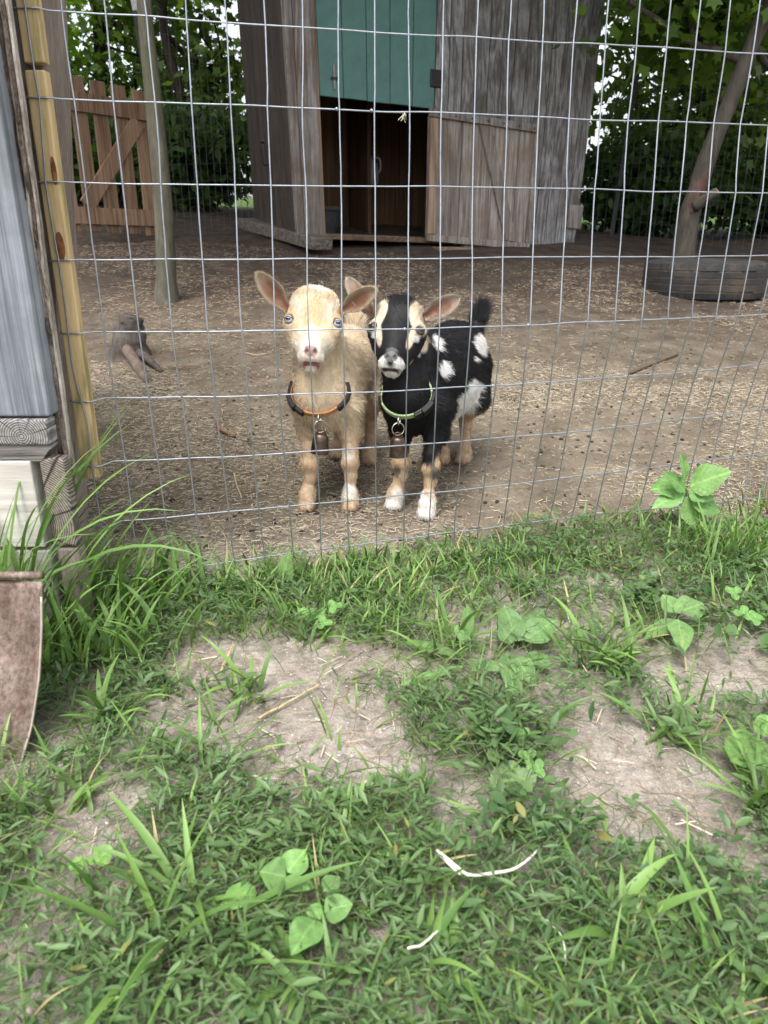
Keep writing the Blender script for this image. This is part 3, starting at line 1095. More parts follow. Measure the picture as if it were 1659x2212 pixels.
def trunk_mesh(path, radii, n=12, m=40, bump_=0.12, seed=0, flare=0.0):
    pts = spline(path, m)
    r = np.interp(np.linspace(0, 1, m), np.linspace(0, 1, len(radii)), radii)
    V, F = tube(pts, r, n)
    V = np.array(V).reshape(m, n, 3)
    for i in range(m):
        for k in range(n):
            s = 1 + bump_ * (vnoise(i * 0.35, k * 0.9, seed) - 0.5) * 2
            if flare:
                t = i / (m - 1)
                s += flare * math.exp(-t * 22) * (0.6 + 0.9 * max(0, math.sin(k * 2 * math.pi / n * 3 + seed)))
            V[i, k] = pts[i] + (V[i, k] - pts[i]) * s
    return V.reshape(-1, 3), F


def tree(name, label, base, path, radii, barkm, limbs, clouds, n_leaf, size, cols, seed, tv=MAPLE_V, tf=MAPLE_F, spread=0.22, flare=0.6, twigs=30, group=None, up=0.55, clump=45):
    c = empty(name, base, label, 'tree', group)
    v, f = trunk_mesh(path, radii, 14, 48, 0.10, seed, flare)
    obj('trunk', v, f, barkm, c, sm=True)
    for k, (pp, rr) in enumerate(limbs):
        v, f = trunk_mesh(pp, rr, 8, 22, 0.12, seed + k)
        obj('limb', v, f, barkm, c, sm=True)
    if n_leaf:
        (V, F, C), cc = crown_mesh(clouds, n_leaf, size, cols, tv, tf, seed, clump, spread, up)
        o = obj('crown', V, F, M['tree_leaf'], c, cols=C)
        parts = []
        g = np.random.default_rng(seed + 5)
        lp = np.vstack([spline(pp, 14) for pp, _ in limbs] + [spline(path, 14)[8:]])
        for i in range(min(twigs, len(cc))):
            e = cc[g.integers(len(cc))]
            s = lp[np.argmin(np.linalg.norm(lp - e, axis=1) + g.random(len(lp)) * 0.4)]
            mid = (s + e) / 2 + g.normal(0, 0.10, 3)
            parts.append(tube(spline([s, mid, e], 8), np.linspace(0.014, 0.004, 8), 5, cap=False))
        if parts:
            v, f = merge(parts)
            o = obj('twigs', v, f, M['bark_dark'], c, sm=True)
            o['kind'] = 'stuff'
    return c


LG = [(0.032, 0.075, 0.012), (0.125, 0.215, 0.03)]
LY = [(0.035, 0.075, 0.012), (0.13, 0.20, 0.03)]
LD = [(0.016, 0.040, 0.012), (0.06, 0.115, 0.025)]

# slim tree left of the shed, the picket gate behind it
b0 = G(358, 652)
b0[1] = 3.6
tp = lambda px, py, Y: P(px, py, Y)
base = np.array([tp(358, 650, 3.6)[0], 3.6, float(terrain(tp(358, 650, 3.6)[0], 3.6)) - 0.05])
path = [base, tp(358, 560, 3.6), tp(349, 400, 3.6), tp(330, 200, 3.6), tp(311, 0, 3.6), tp(295, -300, 3.65), tp(280, -700, 3.9)]
top = path[-1]
tree('slim_tree', 'slim pale mossy tree trunk between picket gate and shed', base, path, [0.052, 0.043, 0.038, 0.034, 0.030, 0.027, 0.024], M['bark_pale'],
     [([top, top + [-0.5, 0.3, 0.5], top + [-1.2, 0.6, 0.9]], [0.028, 0.018, 0.008]), ([top, top + [0.6, 0.2, 0.6], top + [1.3, 0.5, 0.9]], [0.028, 0.018, 0.008]),
      ([top, top + [0.1, -0.5, 0.5], top + [0.2, -1.1, 0.9]], [0.026, 0.016, 0.007])],
     [(top + np.array([0, 0.3, 0.9]), (1.9, 1.7, 0.7), 1)], 9000, 0.13, LG, 11, flare=0.55)

# leaning tree by the tyre
by = 4.75
base = tp(1474, 560, by)
base[2] = float(terrain(base[0], base[1])) - 0.04
path = [base, tp(1486, 480, by), tp(1512, 390, by), tp(1548, 290, by), tp(1592, 180, by), tp(1640, 60, by), tp(1720, -140, by), tp(1900, -520, by)]
top = path[-1]
fork = path[5]
lt = tree('leaning_tree', 'leaning grey tree with a raw red bark wound, behind the tyre', base, path, [0.072, 0.060, 0.053, 0.048, 0.045, 0.042, 0.038, 0.028], M['bark_grey'],
          [([tp(1612, 135, by), tp(1560, 112, by + 0.1), tp(1500, 96, by + 0.15), tp(1430, 50, by + 0.2), tp(1340, -10, by + 0.2)], [0.026, 0.023, 0.021, 0.018, 0.013]),
           ([tp(1630, 100, by), tp(1665, 150, by + 0.2), tp(1720, 190, by + 0.4)], [0.024, 0.016, 0.01]),
           ([tp(1500, 96, by + 0.15), tp(1490, 40, by + 0.3), tp(1470, -40, by + 0.4)], [0.02, 0.013, 0.008]),
           ([top, top + [0.7, 0.3, 0.4], top + [1.3, 0.6, 0.6]], [0.035, 0.02, 0.01]), ([top, top + [-0.5, -0.4, 0.5], top + [-1.2, -0.8, 0.9]], [0.035, 0.02, 0.01])],
          [(top + np.array([-0.2, 0.2, 0.6]), (1.9, 1.7, 0.7), 1), (tp(1520, 10, by + 0.5), (0.42, 0.4, 0.28), 0.14)], 9000, 0.10, LG, 12, flare=0.3)
# its wound: bare red wood, a shallow shell wrapped on the trunk, and the sawn stub
wm = wood('raw red wood', (0.045, 0.024, 0.019), (0.085, 0.045, 0.035), (0.12, 0.072, 0.056), fine=90, stretch=0.15)
tpath = spline(path, 48)
trad = np.interp(np.linspace(0, 1, 48), np.linspace(0, 1, 8), [0.072, 0.060, 0.053, 0.048, 0.045, 0.042, 0.038, 0.028])
V, F = [], []
i0, i1, na = 8, 16, 9
for i in np.linspace(i0, i1, 24):
    j = int(i)
    f_ = i - j
    c0 = tpath[j] * (1 - f_) + tpath[min(j + 1, 47)] * f_
    r0 = trad[j] * (1 - f_) + trad[min(j + 1, 47)] * f_
    ax = norm(tpath[j + 1] - tpath[j])
    side = norm(np.cross(ax, np.array([0, -1.0, 0])))
    fr = np.cross(side, ax)
    if fr[1] > 0:
        fr = -fr
    t = (i - i0) / (i1 - i0)
    wdt = math.radians(42) * math.sin(math.pi * min(1, max(0.02, t)) ** 0.8) + 0.05
    ce = -0.25 + 0.75 * t
    for a in np.linspace(-1, 1, na):
        ang = ce + a * wdt * (0.8 + 0.5 * vnoise(t * 8, a * 2 + 5, 3))
        rr = r0 * (1.012 + 0.075 * (1 - a * a))
        V.append(c0 + rr * (math.cos(ang) * fr + math.sin(ang) * (-side if side[0] < 0 else side)))
F = grid_faces(24, na)
obj('bark_wound', V, F, wm, lt, sm=True)
st = tp(1532, 425, by - 0.09)
v, f = trunk_mesh([st + np.array([-0.06, 0.05, -0.05]), st + np.array([0.0, 0.0, 0.0]), st + np.array([0.035, -0.02, 0.03])], [0.04, 0.028, 0.023], 10, 10, 0.1, 3)
obj('stub', v, f, M['bark_grey'], lt, sm=True)
e = st + np.array([0.0355, -0.0205, 0.0305])
v, f = tube([e, e + np.array([0.002, -0.001, 0.002])], [0.021, 0.019], 10)
obj('cut_face', v, f, M['cedar'], lt)

# the wood behind the pen
rt = np.random.default_rng(4)


def back_tree(x, y, lean, hgt, label, clouds, n, cols, seed, r=0.06, size=0.105, barkm='bark_dark', tv=MAPLE_V, tf=MAPLE_F, spread=0.25, up=0.5, twigs=45, clump=45):
    g = np.random.default_rng(seed)
    z = float(terrain(x, y)) - 0.05
    path = [np.array([x, y, z])]
    for k in range(1, 6):
        path.append(np.array([x + lean * k / 5 + g.normal(0, 0.05), y + g.normal(0, 0.05), z + hgt * k / 5]))
    limbs = []
    for c in clouds:
        s = path[2 + int(g.integers(0, 3))]
        e = np.array(c[0])
        limbs.append(([s, (s + e) / 2 + g.normal(0, 0.18, 3), e], [r * 0.5, r * 0.32, r * 0.12]))
        e2 = e + g.normal(0, 0.5, 3) * np.array(c[1])
        limbs.append(([(s + e) / 2, (s + e2) / 2 + g.normal(0, 0.2, 3), e2], [r * 0.35, r * 0.2, r * 0.08]))
    return tree('forest_tree', label, path[0], path, [r, r * 0.9, r * 0.8, r * 0.7, r * 0.55, r * 0.4], M[barkm], limbs, clouds, n, size, cols, seed, tv, tf, spread, 0.3, twigs, 'trees behind the pen', up, clump)


back_tree(-1.72, 7.2, -0.12, 3.6, 'dark slender tree just left of the shed', [((-1.7, 7.6, 2.9), (0.9, 0.6, 0.5), 1), ((-1.5, 7.9, 1.9), (0.5, 0.5, 0.5), 0.5)], 2600, LY, 21, 0.05)
back_tree(-2.7, 8.2, 0.2, 4.2, 'broad leafy tree behind the middle of the picket gate', [((-2.5, 8.2, 2.3), (1.0, 0.7, 0.6), 1), ((-2.9, 8.4, 1.5), (1.1, 0.6, 0.45), 1), ((-2.1, 8.0, 1.3), (0.8, 0.6, 0.45), 0.7)], 5200, LG, 22)
back_tree(-4.3, 9.0, 0.3, 4.5, 'leafy tree farthest left behind the picket gate', [((-3.9, 8.8, 2.2), (1.0, 0.7, 1.0), 1), ((-4.4, 9.0, 1.2), (1.2, 0.7, 0.6), 1)], 4200, LG, 23)
back_tree(2.75, 7.4, 0.15, 4.0, 'leafy maple directly right of the shed corner', [((2.75, 7.4, 2.5), (0.85, 0.7, 0.75), 1), ((2.2, 7.7, 1.9), (0.4, 0.4, 0.9), 0.45), ((2.9, 7.5, 1.5), (0.8, 0.6, 0.6), 1)], 3300, LY, 24, 0.045)
back_tree(3.9, 7.9, -0.2, 4.4, 'leafy maple behind the upper half of the leaning trunk', [((3.7, 7.8, 2.5), (1.0, 0.7, 0.8), 1), ((3.8, 8.0, 1.5), (1.1, 0.7, 0.6), 1)], 3800, LG, 25, 0.06)
back_tree(5.1, 8.2, -0.2, 4.4, 'leafy maple at the far right edge behind the fence', [((4.9, 8.2, 2.0), (0.9, 0.8, 0.8), 1), ((4.8, 8.2, 1.1), (0.9, 0.7, 0.6), 1)], 2600, LG, 26, 0.06)
# unseen big tree added behind the shed so its crown shades the pen
back_tree(0.9, 7.8, 0.0, 5.2, 'unseen tall tree added behind the shed, its crown above the frame for shade', [((0.3, 6.6, 4.8), (2.6, 2.0, 0.8), 1), ((1.8, 7.6, 4.4), (2.2, 1.6, 0.8), 1)], 11000, LG, 27, 0.16, 0.14)
# dense low shrubs that close the view
for (x, y, z, rx, rz, lab, sd_) in ((-1.55, 6.75, 0.95, 0.35, 0.34, 'dark low shrub tucked against the left shed wall', 36), (-2.1, 6.9, 0.95, 0.75, 0.32, 'dark low shrub behind the gate, right beside the shed', 31), (-3.3, 7.4, 0.9, 0.9, 0.40, 'dark low shrub behind the left half of the gate', 32),
                                    (2.1, 6.9, 0.85, 0.4, 0.36, 'dark low shrub hard against the right shed wall', 37), (2.6, 7.0, 0.85, 0.6, 0.36, 'dark low shrub right behind the shed corner post', 33), (3.5, 7.2, 0.80, 0.7, 0.34, 'dark low shrub behind the tyre and fence', 34),
                                    (4.5, 7.2, 0.75, 0.8, 0.40, 'dark low shrub behind the fence at the right edge', 35)):
    c = empty('shrub', (x, y, float(terrain(x, y))), lab, 'shrub', 'shrubs behind the pen')
    zt = float(terrain(x, y))
    (V, F, C), cc = crown_mesh([((x, y, zt + 0.42), (rx, 0.5, rz), 1)], 3000, 0.10, LD, OVAL_V, OVAL_F, sd_, 30, 0.13, 0.4)
    obj('foliage', V, F, M['tree_leaf'], c, cols=C)
    parts = []
    for i in range(14):
        e = cc[rt.integers(len(cc))]
        s = np.array([x + rt.normal(0, 0.12), y + rt.normal(0, 0.1), zt - 0.03])
        parts.append(tube(spline([s, (s + e) / 2 + rt.normal(0, 0.06, 3), e], 8), np.linspace(0.012, 0.004, 8), 5, cap=False))
    v, f = merge(parts)
    obj('stems', v, f, M['bark_dark'], c, sm=True)


def pine(x, y, label, seed, z_lo, z_hi, reach):
    g = np.random.default_rng(seed)
    z0 = float(terrain(x, y)) - 0.05
    c = empty('pine_tree', (x, y, z0), label, 'tree', 'trees behind the pen')
    v, f = trunk_mesh([np.array([x, y, z0]), np.array([x + 0.05, y, 2.0]), np.array([x, y, 5.0])], [0.11, 0.09, 0.05], 12, 30, 0.1, seed, 0.4)
    obj('trunk', v, f, M['bark_dark'], c, sm=True)
    tv, tf = [], []
    for k in range(16):            # one tuft: a fan of needles
        a = g.uniform(0, 2 * math.pi)
        d = norm(np.array([math.cos(a) * 0.55, 1.0, math.sin(a) * 0.55]))
        s = norm(np.cross(d, g.normal(0, 1, 3))) * 0.010
        o = len(tv)
        tv += [-s, s, d]
        tf.append((o, o + 1, o + 2))
    pos, fr = [], []
    for k in range(26):
        zz = g.uniform(z_lo, z_hi)
        a = g.uniform(0, 2 * math.pi)
        L = reach * g.uniform(0.6, 1.0)
        d = np.array([math.cos(a), math.sin(a), 0])
        pts = [np.array([x, y, zz]), np.array([x, y, zz]) + d * L * 0.5 + [0, 0, -0.03 * L], np.array([x, y, zz]) + d * L + [0, 0, -0.28 * L]]
        sp = spline(pts, 16)
        v, f = tube(sp, np.linspace(0.022, 0.005, 16), 6)
        obj('limb', v, f, M['bark_dark'], c, sm=True)
        for i in range(4, 16):
            for q in range(7):
                e = sp[i] + g.normal(0, 1, 3) * np.array([0.10, 0.10, 0.05]) * (0.5 + L * 0.3)
                pos.append(e)
                dd = norm(d * 0.5 + g.normal(0, 0.6, 3) + np.array([0, 0, 0.05]))
                s = norm(np.cross(dd, g.normal(0, 1, 3)))
                fr.append(np.stack([s, dd, np.cross(s, dd)], -1) * g.uniform(0.09, 0.14))
    n = len(pos)
    t = g.random((n, 1))
    C = np.array([(0.016, 0.036, 0.022)]) * (1 - t) + np.array([(0.05, 0.085, 0.05)]) * t
    V, F, CC = bulk(tv, tf, np.array(fr), np.array(pos), C)
    obj('needles', V, F, M['tree_leaf'], c, cols=CC)


pine(-2.75, 6.3, 'dark pine with drooping needles above the picket gate', 41, 1.7, 4.5, 1.7)

# ================================================================== goats
class Field:
    """signed distance on a grid, built by smooth unions"""

    def __init__(self, lo, hi, h):
        self.lo, self.h = np.asarray(lo, float), h
        self.n = np.ceil((np.asarray(hi) - self.lo) / h).astype(int) + 1
        self.a = np.full(self.n, 0.5, np.float32)

    def _sub(self, lo, hi, pad):
        i0 = np.maximum(0, np.floor((np.asarray(lo) - pad - self.lo) / self.h).astype(int))
        i1 = np.minimum(self.n, np.ceil((np.asarray(hi) + pad - self.lo) / self.h).astype(int) + 1)
        sl = tuple(slice(a, b) for a, b in zip(i0, i1))
        ax = [self.lo[k] + self.h * np.arange(i0[k], i1[k]) for k in range(3)]
        g = np.stack(np.meshgrid(*ax, indexing='ij'), -1)
        return sl, g

    def _mix(self, sl, d, k, cut=False):
        a = self.a[sl]
        if cut:
            d = -d
            t = np.clip(0.5 - 0.5 * (d - a) / k, 0, 1)
            self.a[sl] = d * (1 - t) + a * t + k * t * (1 - t)
        else:
            t = np.clip(0.5 + 0.5 * (d - a) / k, 0, 1)
            self.a[sl] = d * (1 - t) + a * t - k * t * (1 - t)

    def capsule(self, a, b, ra, rb, k=0.012, cut=False):
        a, b = np.asarray(a, float), np.asarray(b, float)
        r = max(ra, rb)
        sl, g = self._sub(np.minimum(a, b) - r, np.maximum(a, b) + r, 0.03)
        ab = b - a
        t = np.clip(((g - a) @ ab) / (ab @ ab + 1e-9), 0, 1)
        d = np.linalg.norm(g - a - t[..., None] * ab, axis=-1) - (ra + (rb - ra) * t)
        self._mix(sl, d, k, cut)

    def ellipsoid(self, c, r, R=None, k=0.012, cut=False):
        c, r = np.asarray(c, float), np.asarray(r, float)
        m = r.max()
        sl, g = self._sub(c - m, c + m, 0.03)
        q = g - c
        if R is not None:
            q = q @ R
        k0 = np.linalg.norm(q / r, axis=-1)
        k1 = np.linalg.norm(q / (r * r), axis=-1) + 1e-9
        self._mix(sl, k0 * (k0 - 1) / k1, k, cut)

    def sample(self, p):
        q = (np.asarray(p, float) - self.lo) / self.h
        q = np.clip(q, 0, self.n - 1.001)
        i = q.astype(int)
        f = q - i
        r = 0
        for dx in (0, 1):
            for dy in (0, 1):
                for dz in (0, 1):
                    w = (f[..., 0] if dx else 1 - f[..., 0]) * (f[..., 1] if dy else 1 - f[..., 1]) * (f[..., 2] if dz else 1 - f[..., 2])
                    r = r + w * self.a[i[..., 0] + dx, i[..., 1] + dy, i[..., 2] + dz]
        return r

    def normal(self, p):
        e = self.h
        g = np.stack([self.sample(p + np.eye(3)[k] * e) - self.sample(p - np.eye(3)[k] * e) for k in range(3)], -1)
        return norm(g)

    def surface(self):
        a = self.a
        s = a < 0
        n = self.n
        c = np.zeros(n - 1, np.int8)
        for dx in (0, 1):
            for dy in (0, 1):
                for dz in (0, 1):
                    c += s[dx:n[0] - 1 + dx, dy:n[1] - 1 + dy, dz:n[2] - 1 + dz]
        act = np.argwhere((c > 0) & (c < 8))
        idx = np.full(n - 1, -1, np.int64)
        idx[tuple(act.T)] = np.arange(len(act))
        acc = np.zeros((len(act), 3))
        cnt = np.zeros(len(act))
        cor = [(x, y, z) for x in (0, 1) for y in (0, 1) for z in (0, 1)]
        for p in cor:
            for ax in range(3):
                if p[ax]:
                    continue
                q = list(p)
                q[ax] = 1
                va = a[tuple((act + p).T)]
                vb = a[tuple((act + q).T)]
                m = (va < 0) != (vb < 0)
                t = np.where(m, va / np.where(m, va - vb, 1), 0)
                pt = np.tile(np.array(p, float), (len(act), 1))
                pt[:, ax] += t
                acc += pt * m[:, None]
                cnt += m
        V = self.lo + (act + acc / cnt[:, None]) * self.h
        F = []
        for ax in range(3):
            b1, b2 = (ax + 1) % 3, (ax + 2) % 3
            sl0 = [slice(None)] * 3
            sl1 = [slice(None)] * 3
            sl0[ax], sl1[ax] = slice(0, -1), slice(1, None)
            s0, s1 = s[tuple(sl0)], s[tuple(sl1)]
            e = np.argwhere(s0 != s1)
            e = e[(e[:, b1] > 0) & (e[:, b2] > 0) & (e[:, b1] < n[b1] - 1) & (e[:, b2] < n[b2] - 1)]
            flip = s0[tuple(e.T)]
            o1, o2 = np.eye(3, dtype=int)[b1], np.eye(3, dtype=int)[b2]
            q = np.stack([idx[tuple((e - o1 - o2).T)], idx[tuple((e - o2).T)], idx[tuple(e.T)], idx[tuple((e - o1).T)]], -1)
            q[~flip] = q[~flip][:, ::-1]
            F.append(q)
        F = np.vstack(F)
        F = F[(F >= 0).all(1)]
        return V, F


def fur_curves(name, roots, dirs, lens, cols, tipcols, radius, parent, mat, bend, g, npts=4):
    """hair curves: roots (n,3) world"""
    n = len(roots)
    org = ORIGIN[parent.name]
    hc = bpy.data.hair_curves.new(name)
    hc.add_curves([npts] * n)
    t = np.linspace(0, 1, npts)[None, :, None]
    P3 = roots[:, None, :] - org + dirs[:, None, :] * lens[:, None, None] * t + bend[:, None, :] * lens[:, None, None] * (t ** 2)
    hc.attributes['position'].data.foreach_set('vector', P3.astype(np.float32).ravel())
    ra = hc.attributes.get('radius') or hc.attributes.new('radius', 'FLOAT', 'POINT')
    rr = np.repeat((radius * np.array([1.0, 0.95, 0.75, 0.2]))[None], n, 0)
    ra.data.foreach_set('value', rr.astype(np.float32).ravel())
    ca = hc.attributes.new('col', 'FLOAT_COLOR', 'POINT')
    cc = np.ones((n, npts, 4), np.float32)
    cc[:, :, :3] = cols[:, None, :] * (1 - t) + tipcols[:, None, :] * t
    ca.data.foreach_set('color', cc.ravel())
    hc.materials.append(mat)
    o = bpy.data.objects.new(name, hc)
    COL.link(o)
    o.parent = parent
    ORIGIN[o.name] = org
    return o


def ear_mesh(root, tip, face, half, cup, n=16, m=11):
    """a cupped leaf-shaped ear, inner and outer skin; returns verts, quads, inner-mask, across, along"""
    root, tip = np.asarray(root, float), np.asarray(tip, float)
    ax = tip - root
    L = np.linalg.norm(ax)
    ax = ax / L
    fn = norm(face - ax * np.dot(face, ax))
    wd = np.cross(fn, ax)
    V, tt, aa = [], [], []
    for i in range(n):
        t = i / (n - 1)
        w = half * (0.40 + 0.60 * smooth(0.0, 0.42, t)) * max(0.0, 1 - max(0, (t - 0.40) / 0.60) ** 2.3) ** 0.62
        w = max(w, half * 0.05)
        cu = cup * (1.25 - 0.75 * t)
        for j in range(m):
            a = -1 + 2 * j / (m - 1)
            V.append(root + ax * L * t + wd * w * a - fn * cu * (1 - a * a) * min(1, w / half + 0.1) + fn * 0.010 * t * t)
            tt.append(t)
            aa.append(a)
    V = np.array(V)
    tt, aa = np.array(tt), np.array(aa)
    th = 0.0032 * (1 - aa ** 4)[:, None] + 0.0006
    back = V - fn * th
    Vx = np.vstack([V, back])
    N0 = n * m
    F = []
    for i in range(n - 1):
        for j in range(m - 1):
            q = (i * m + j, i * m + j + 1, (i + 1) * m + j + 1, (i + 1) * m + j)
            F.append(q)
            F.append(tuple(N0 + k for k in q[::-1]))
    rim = [i * m for i in range(n)] + [(n - 1) * m + j for j in range(1, m)] + [i * m + m - 1 for i in range(n - 2, -1, -1)]
    for a, b in zip(rim[:-1], rim[1:]):
        F.append((a, b, N0 + b, N0 + a))
    inner = np.concatenate([np.ones(N0, bool), np.zeros(N0, bool)])
    nrm = np.vstack([np.tile(fn, (N0, 1)), np.tile(-fn, (N0, 1))])
    return Vx, np.array(F), inner, np.concatenate([aa, aa]), np.concatenate([tt, tt]), nrm, ax


def mixv(a, b, t):
    t = np.asarray(t)[..., None]
    return np.asarray(a) * (1 - t) + np.asarray(b) * t


def make_goat(spec):
    g = np.random.default_rng(spec['seed'])
    O, nose = spec['poll'], spec['nose']
    l = norm(nose - O)
    s = np.array(spec['side'], float)
    s = norm(s - l * np.dot(s, l))
    n = np.cross(l, s)
    hs = np.linalg.norm(nose - O) / 0.122
    HR = np.stack([s, l, n], -1)

    def hp(a, b, c):
        return O + hs * (s * a + l * b + n * c)

    allp = np.array(spec['bounds'])
    f = Field(allp[0], allp[1], 0.0026)
    # trunk
    for (c, r) in spec['trunk']:
        f.ellipsoid(c, r, spec['trunk_R'], k=0.05)
    for (a, b, ra, rb) in spec['neck']:
        f.capsule(a, b, ra, rb, k=0.035)
    f.capsule(spec['tail'][0] - 0.25 * (spec['tail'][1] - spec['tail'][0]), spec['tail'][1], 0.019, 0.013, k=0.02)
    for leg in spec['legs']:
        for (p, r), (q, r2) in zip(leg[:-1], leg[1:]):
            f.capsule(p, q, r, r2, k=0.014)
    # feet: two toes each, flat underneath
    for leg in spec['legs']:
        h = leg[-1][0]
        fw = norm(np.array([spec['heading'][0], spec['heading'][1], 0]))
        sdv = np.array([fw[1], -fw[0], 0])
        gz = float(terrain(h[0], h[1]))
        for e in (-1, 1):
            q = np.array([h[0], h[1], gz + 0.013]) + sdv * e * 0.0068 + fw * 0.005
            f.ellipsoid(q, (0.0095, 0.0185, 0.0125), np.stack([sdv, fw, [0, 0, 1]], -1), k=0.006)
        f.ellipsoid(np.array([h[0], h[1], gz + 0.03]), (0.016, 0.016, 0.02), None, k=0.01)
    # head
    f.ellipsoid(hp(0, 0.030, -0.046), hs * np.array([0.047, 0.044, 0.045]), HR, k=0.015)
    f.ellipsoid(hp(0, 0.012, -0.030), hs * np.array([0.036, 0.026, 0.026]), HR, k=0.02)
    for e in (-1, 1):
        f.ellipsoid(hp(e * 0.036, 0.052, -0.030), hs * np.array([0.017, 0.019, 0.018]), HR, k=0.012)
        f.ellipsoid(hp(e * 0.0265, 0.063, -0.045), hs * np.array([0.0200, 0.030, 0.024]), HR, k=0.016)
        f.ellipsoid(hp(e * 0.0145, 0.093, -0.040), hs * np.array([0.0150, 0.022, 0.020]), HR, k=0.014)
    f.capsule(hp(0, 0.055, -0.034), hp(0, 0.106, -0.020), hs * 0.031, hs * 0.0185, k=0.018)
    f.capsule(hp(0, 0.075, -0.058), hp(0, 0.118, -0.040), hs * 0.025, hs * 0.0155, k=0.014)
    f.ellipsoid(hp(0, 0.114, -0.010), hs * np.array([0.0145, 0.0105, 0.0105]), HR, k=0.008)
    for e in (-1, 1):
        f.ellipsoid(hp(e * 0.0090, 0.1205, -0.022), hs * np.array([0.0135, 0.0125, 0.0145]), HR, k=0.009)
    f.ellipsoid(hp(0.001, 0.1285 + spec['gape'], -0.036), hs * np.array([0.0122, 0.0085, 0.0115]), HR, k=0.008)
    # nostrils, the split of the lip, the mouth
    for e in (-1, 1):
        f.capsule(hp(e * 0.0032, 0.1205, -0.0005), hp(e * 0.0098, 0.1120, -0.003), hs * 0.0014, hs * 0.0022, k=0.003, cut=True)
    f.capsule(hp(0, 0.1215, -0.004), hp(0, 0.134, -0.014), hs * 0.0009, hs * 0.0009, k=0.003, cut=True)
    mo = spec['mouth']
    for e in (-1, 1):
        f.capsule(hp(mo, 0.1332, -0.020), hp(e * 0.0115 + mo, 0.1305, -0.024), hs * spec['mouth_r'], hs * spec['mouth_r'] * 0.8, k=0.003, cut=True)
    eyes = []
    for e in (-1, 1):
        dv = norm(s * e * 0.72 + n * 0.70)
        st_ = hp(e * 0.026, 0.0530, -0.033)
        tr = np.linspace(0, 0.05, 120)
        kk = np.argmax(f.sample(st_[None] + dv[None] * tr[:, None]) > 0)
        c = st_ + dv * (tr[kk] - hs * 0.0050)
        f.ellipsoid(c + dv * 0.0015, hs * np.array([0.0080, 0.0074, 0.0080]), HR, k=0.004, cut=True)
        eyes.append((e, c))
    V, F = f.surface()
    Nn = f.normal(V)
    # below the ground line everything is trimmed flat
    nb = len(V)

    # ---------------- regions and flow of the coat
    hl = (V - O) / hs @ HR                      # head coordinates
    neckdir = norm(spec['neck'][0][1] - spec['neck'][0][0])
    headw = smooth(0.105, 0.085, np.linalg.norm((hl - np.array([0, 0.065, -0.035])) * np.array([1.0, 0.75, 1.0]), axis=1))
    headw *= smooth(-0.115, -0.095, hl[:, 2])
    legz = spec['leg_top']
    legw = smooth(legz + 0.02, legz - 0.02, V[:, 2] - terrain(V[:, 0], V[:, 1]))
    back = -np.array([spec['heading'][0], spec['heading'][1], 0.0])
    flow = back * 1.0 + np.array([0, 0, -0.55])
    flow = np.tile(flow, (nb, 1))
    flow = mixv(flow, np.array([0, 0, -1.0]) + back * 0.25, legw)
    nw = smooth(0.14, 0.06, np.linalg.norm(V - spec['neck'][0][0], axis=1)) * (1 - headw)
    flow = mixv(flow, np.array([0, 0, -1.0]) + back * 0.2, nw)
    hflow = -l * 1.0 + s * (hl[:, :1] * 12) + n * 0.0
    hflow = np.where((hl[:, 1] > 0.10)[:, None], s * np.sign(hl[:, :1]) * 0.8 + l * 0.2, hflow)
    flow = mixv(flow, hflow, headw)
    flow = flow + g.normal(0, 0.18, flow.shape)
    tl = flow - Nn * np.sum(flow * Nn, 1, keepdims=True)
    tl = norm(tl)
    leng = np.full(nb, spec['len_body'])
    leng = leng * (1 - legw) + 0.0085 * legw
    leng = leng * (1 - headw) + 0.0048 * headw
    crown = smooth(0.03, 0.0, hl[:, 1]) * headw
    leng = leng + crown * 0.007
    lift = 0.26 - 0.08 * headw + 0.30 * crown
    # tail
    if spec.get('tail'):
        ta, tb = spec['tail']
        ab = tb - ta
        tpar = ((V - ta) @ ab) / (ab @ ab)
        dist = np.linalg.norm(V - ta - np.clip(tpar, 0, 1)[:, None] * ab, axis=1)
        tw = smooth(0.035, 0.02, dist) * smooth(0.0, 0.3, tpar)
        leng = leng * (1 - tw) + 0.026 * tw
        lift = lift + 0.35 * tw
        tl = norm(mixv(tl, norm(ab)[None], tw))
    feet = smooth(0.045, 0.015, V[:, 2] - terrain(V[:, 0], V[:, 1]))
    leng = leng + 0.001 * feet
    # ---------------- colours
    px = to_px(V)
    col = spec['paint'](V, Nn, hl, headw, legw, px, g)
    streak = vnoise(hl[:, 0] * 520 + 30 * vnoise(hl[:, 1] * 30, hl[:, 0] * 30, 2), hl[:, 1] * 75 + hl[:, 2] * 40, 5)
    streak = 0.6 * streak + 0.4 * vnoise(hl[:, 0] * 230, hl[:, 1] * 60, 6)
    bstr = 0.5 * vnoise(V[:, 2] * 420 + V[:, 0] * 160, V[:, 1] * 70 + V[:, 0] * 60, 7) + 0.5 * vnoise(V[:, 2] * 190 + V[:, 0] * 90, V[:, 1] * 45, 8)
    sv_ = streak * headw + bstr * (1 - headw)
    col = col * (0.68 + 0.62 * sv_)[:, None]
    bare = np.zeros(nb)
    nosep = smooth(0.0138, 0.0115, np.linalg.norm((hl - np.array([0, 0.115, -0.004])) * np.array([1.0, 1.35, 0.8]), axis=1)) * headw
    col = mixv(col, np.array(spec['nose_col'])[None], nosep)
    bare = np.maximum(bare, nosep)
    lip = smooth(spec['mouth_r'] * 2.6, spec['mouth_r'] * 1.5, np.abs(hl[:, 1] - 0.1325)) * smooth(0.018, 0.013, np.abs(hl[:, 0] - mo)) * (hl[:, 2] > -0.04) * headw
    col = mixv(col, np.array(spec['lip_col'])[None], lip)
    bare = np.maximum(bare, lip)
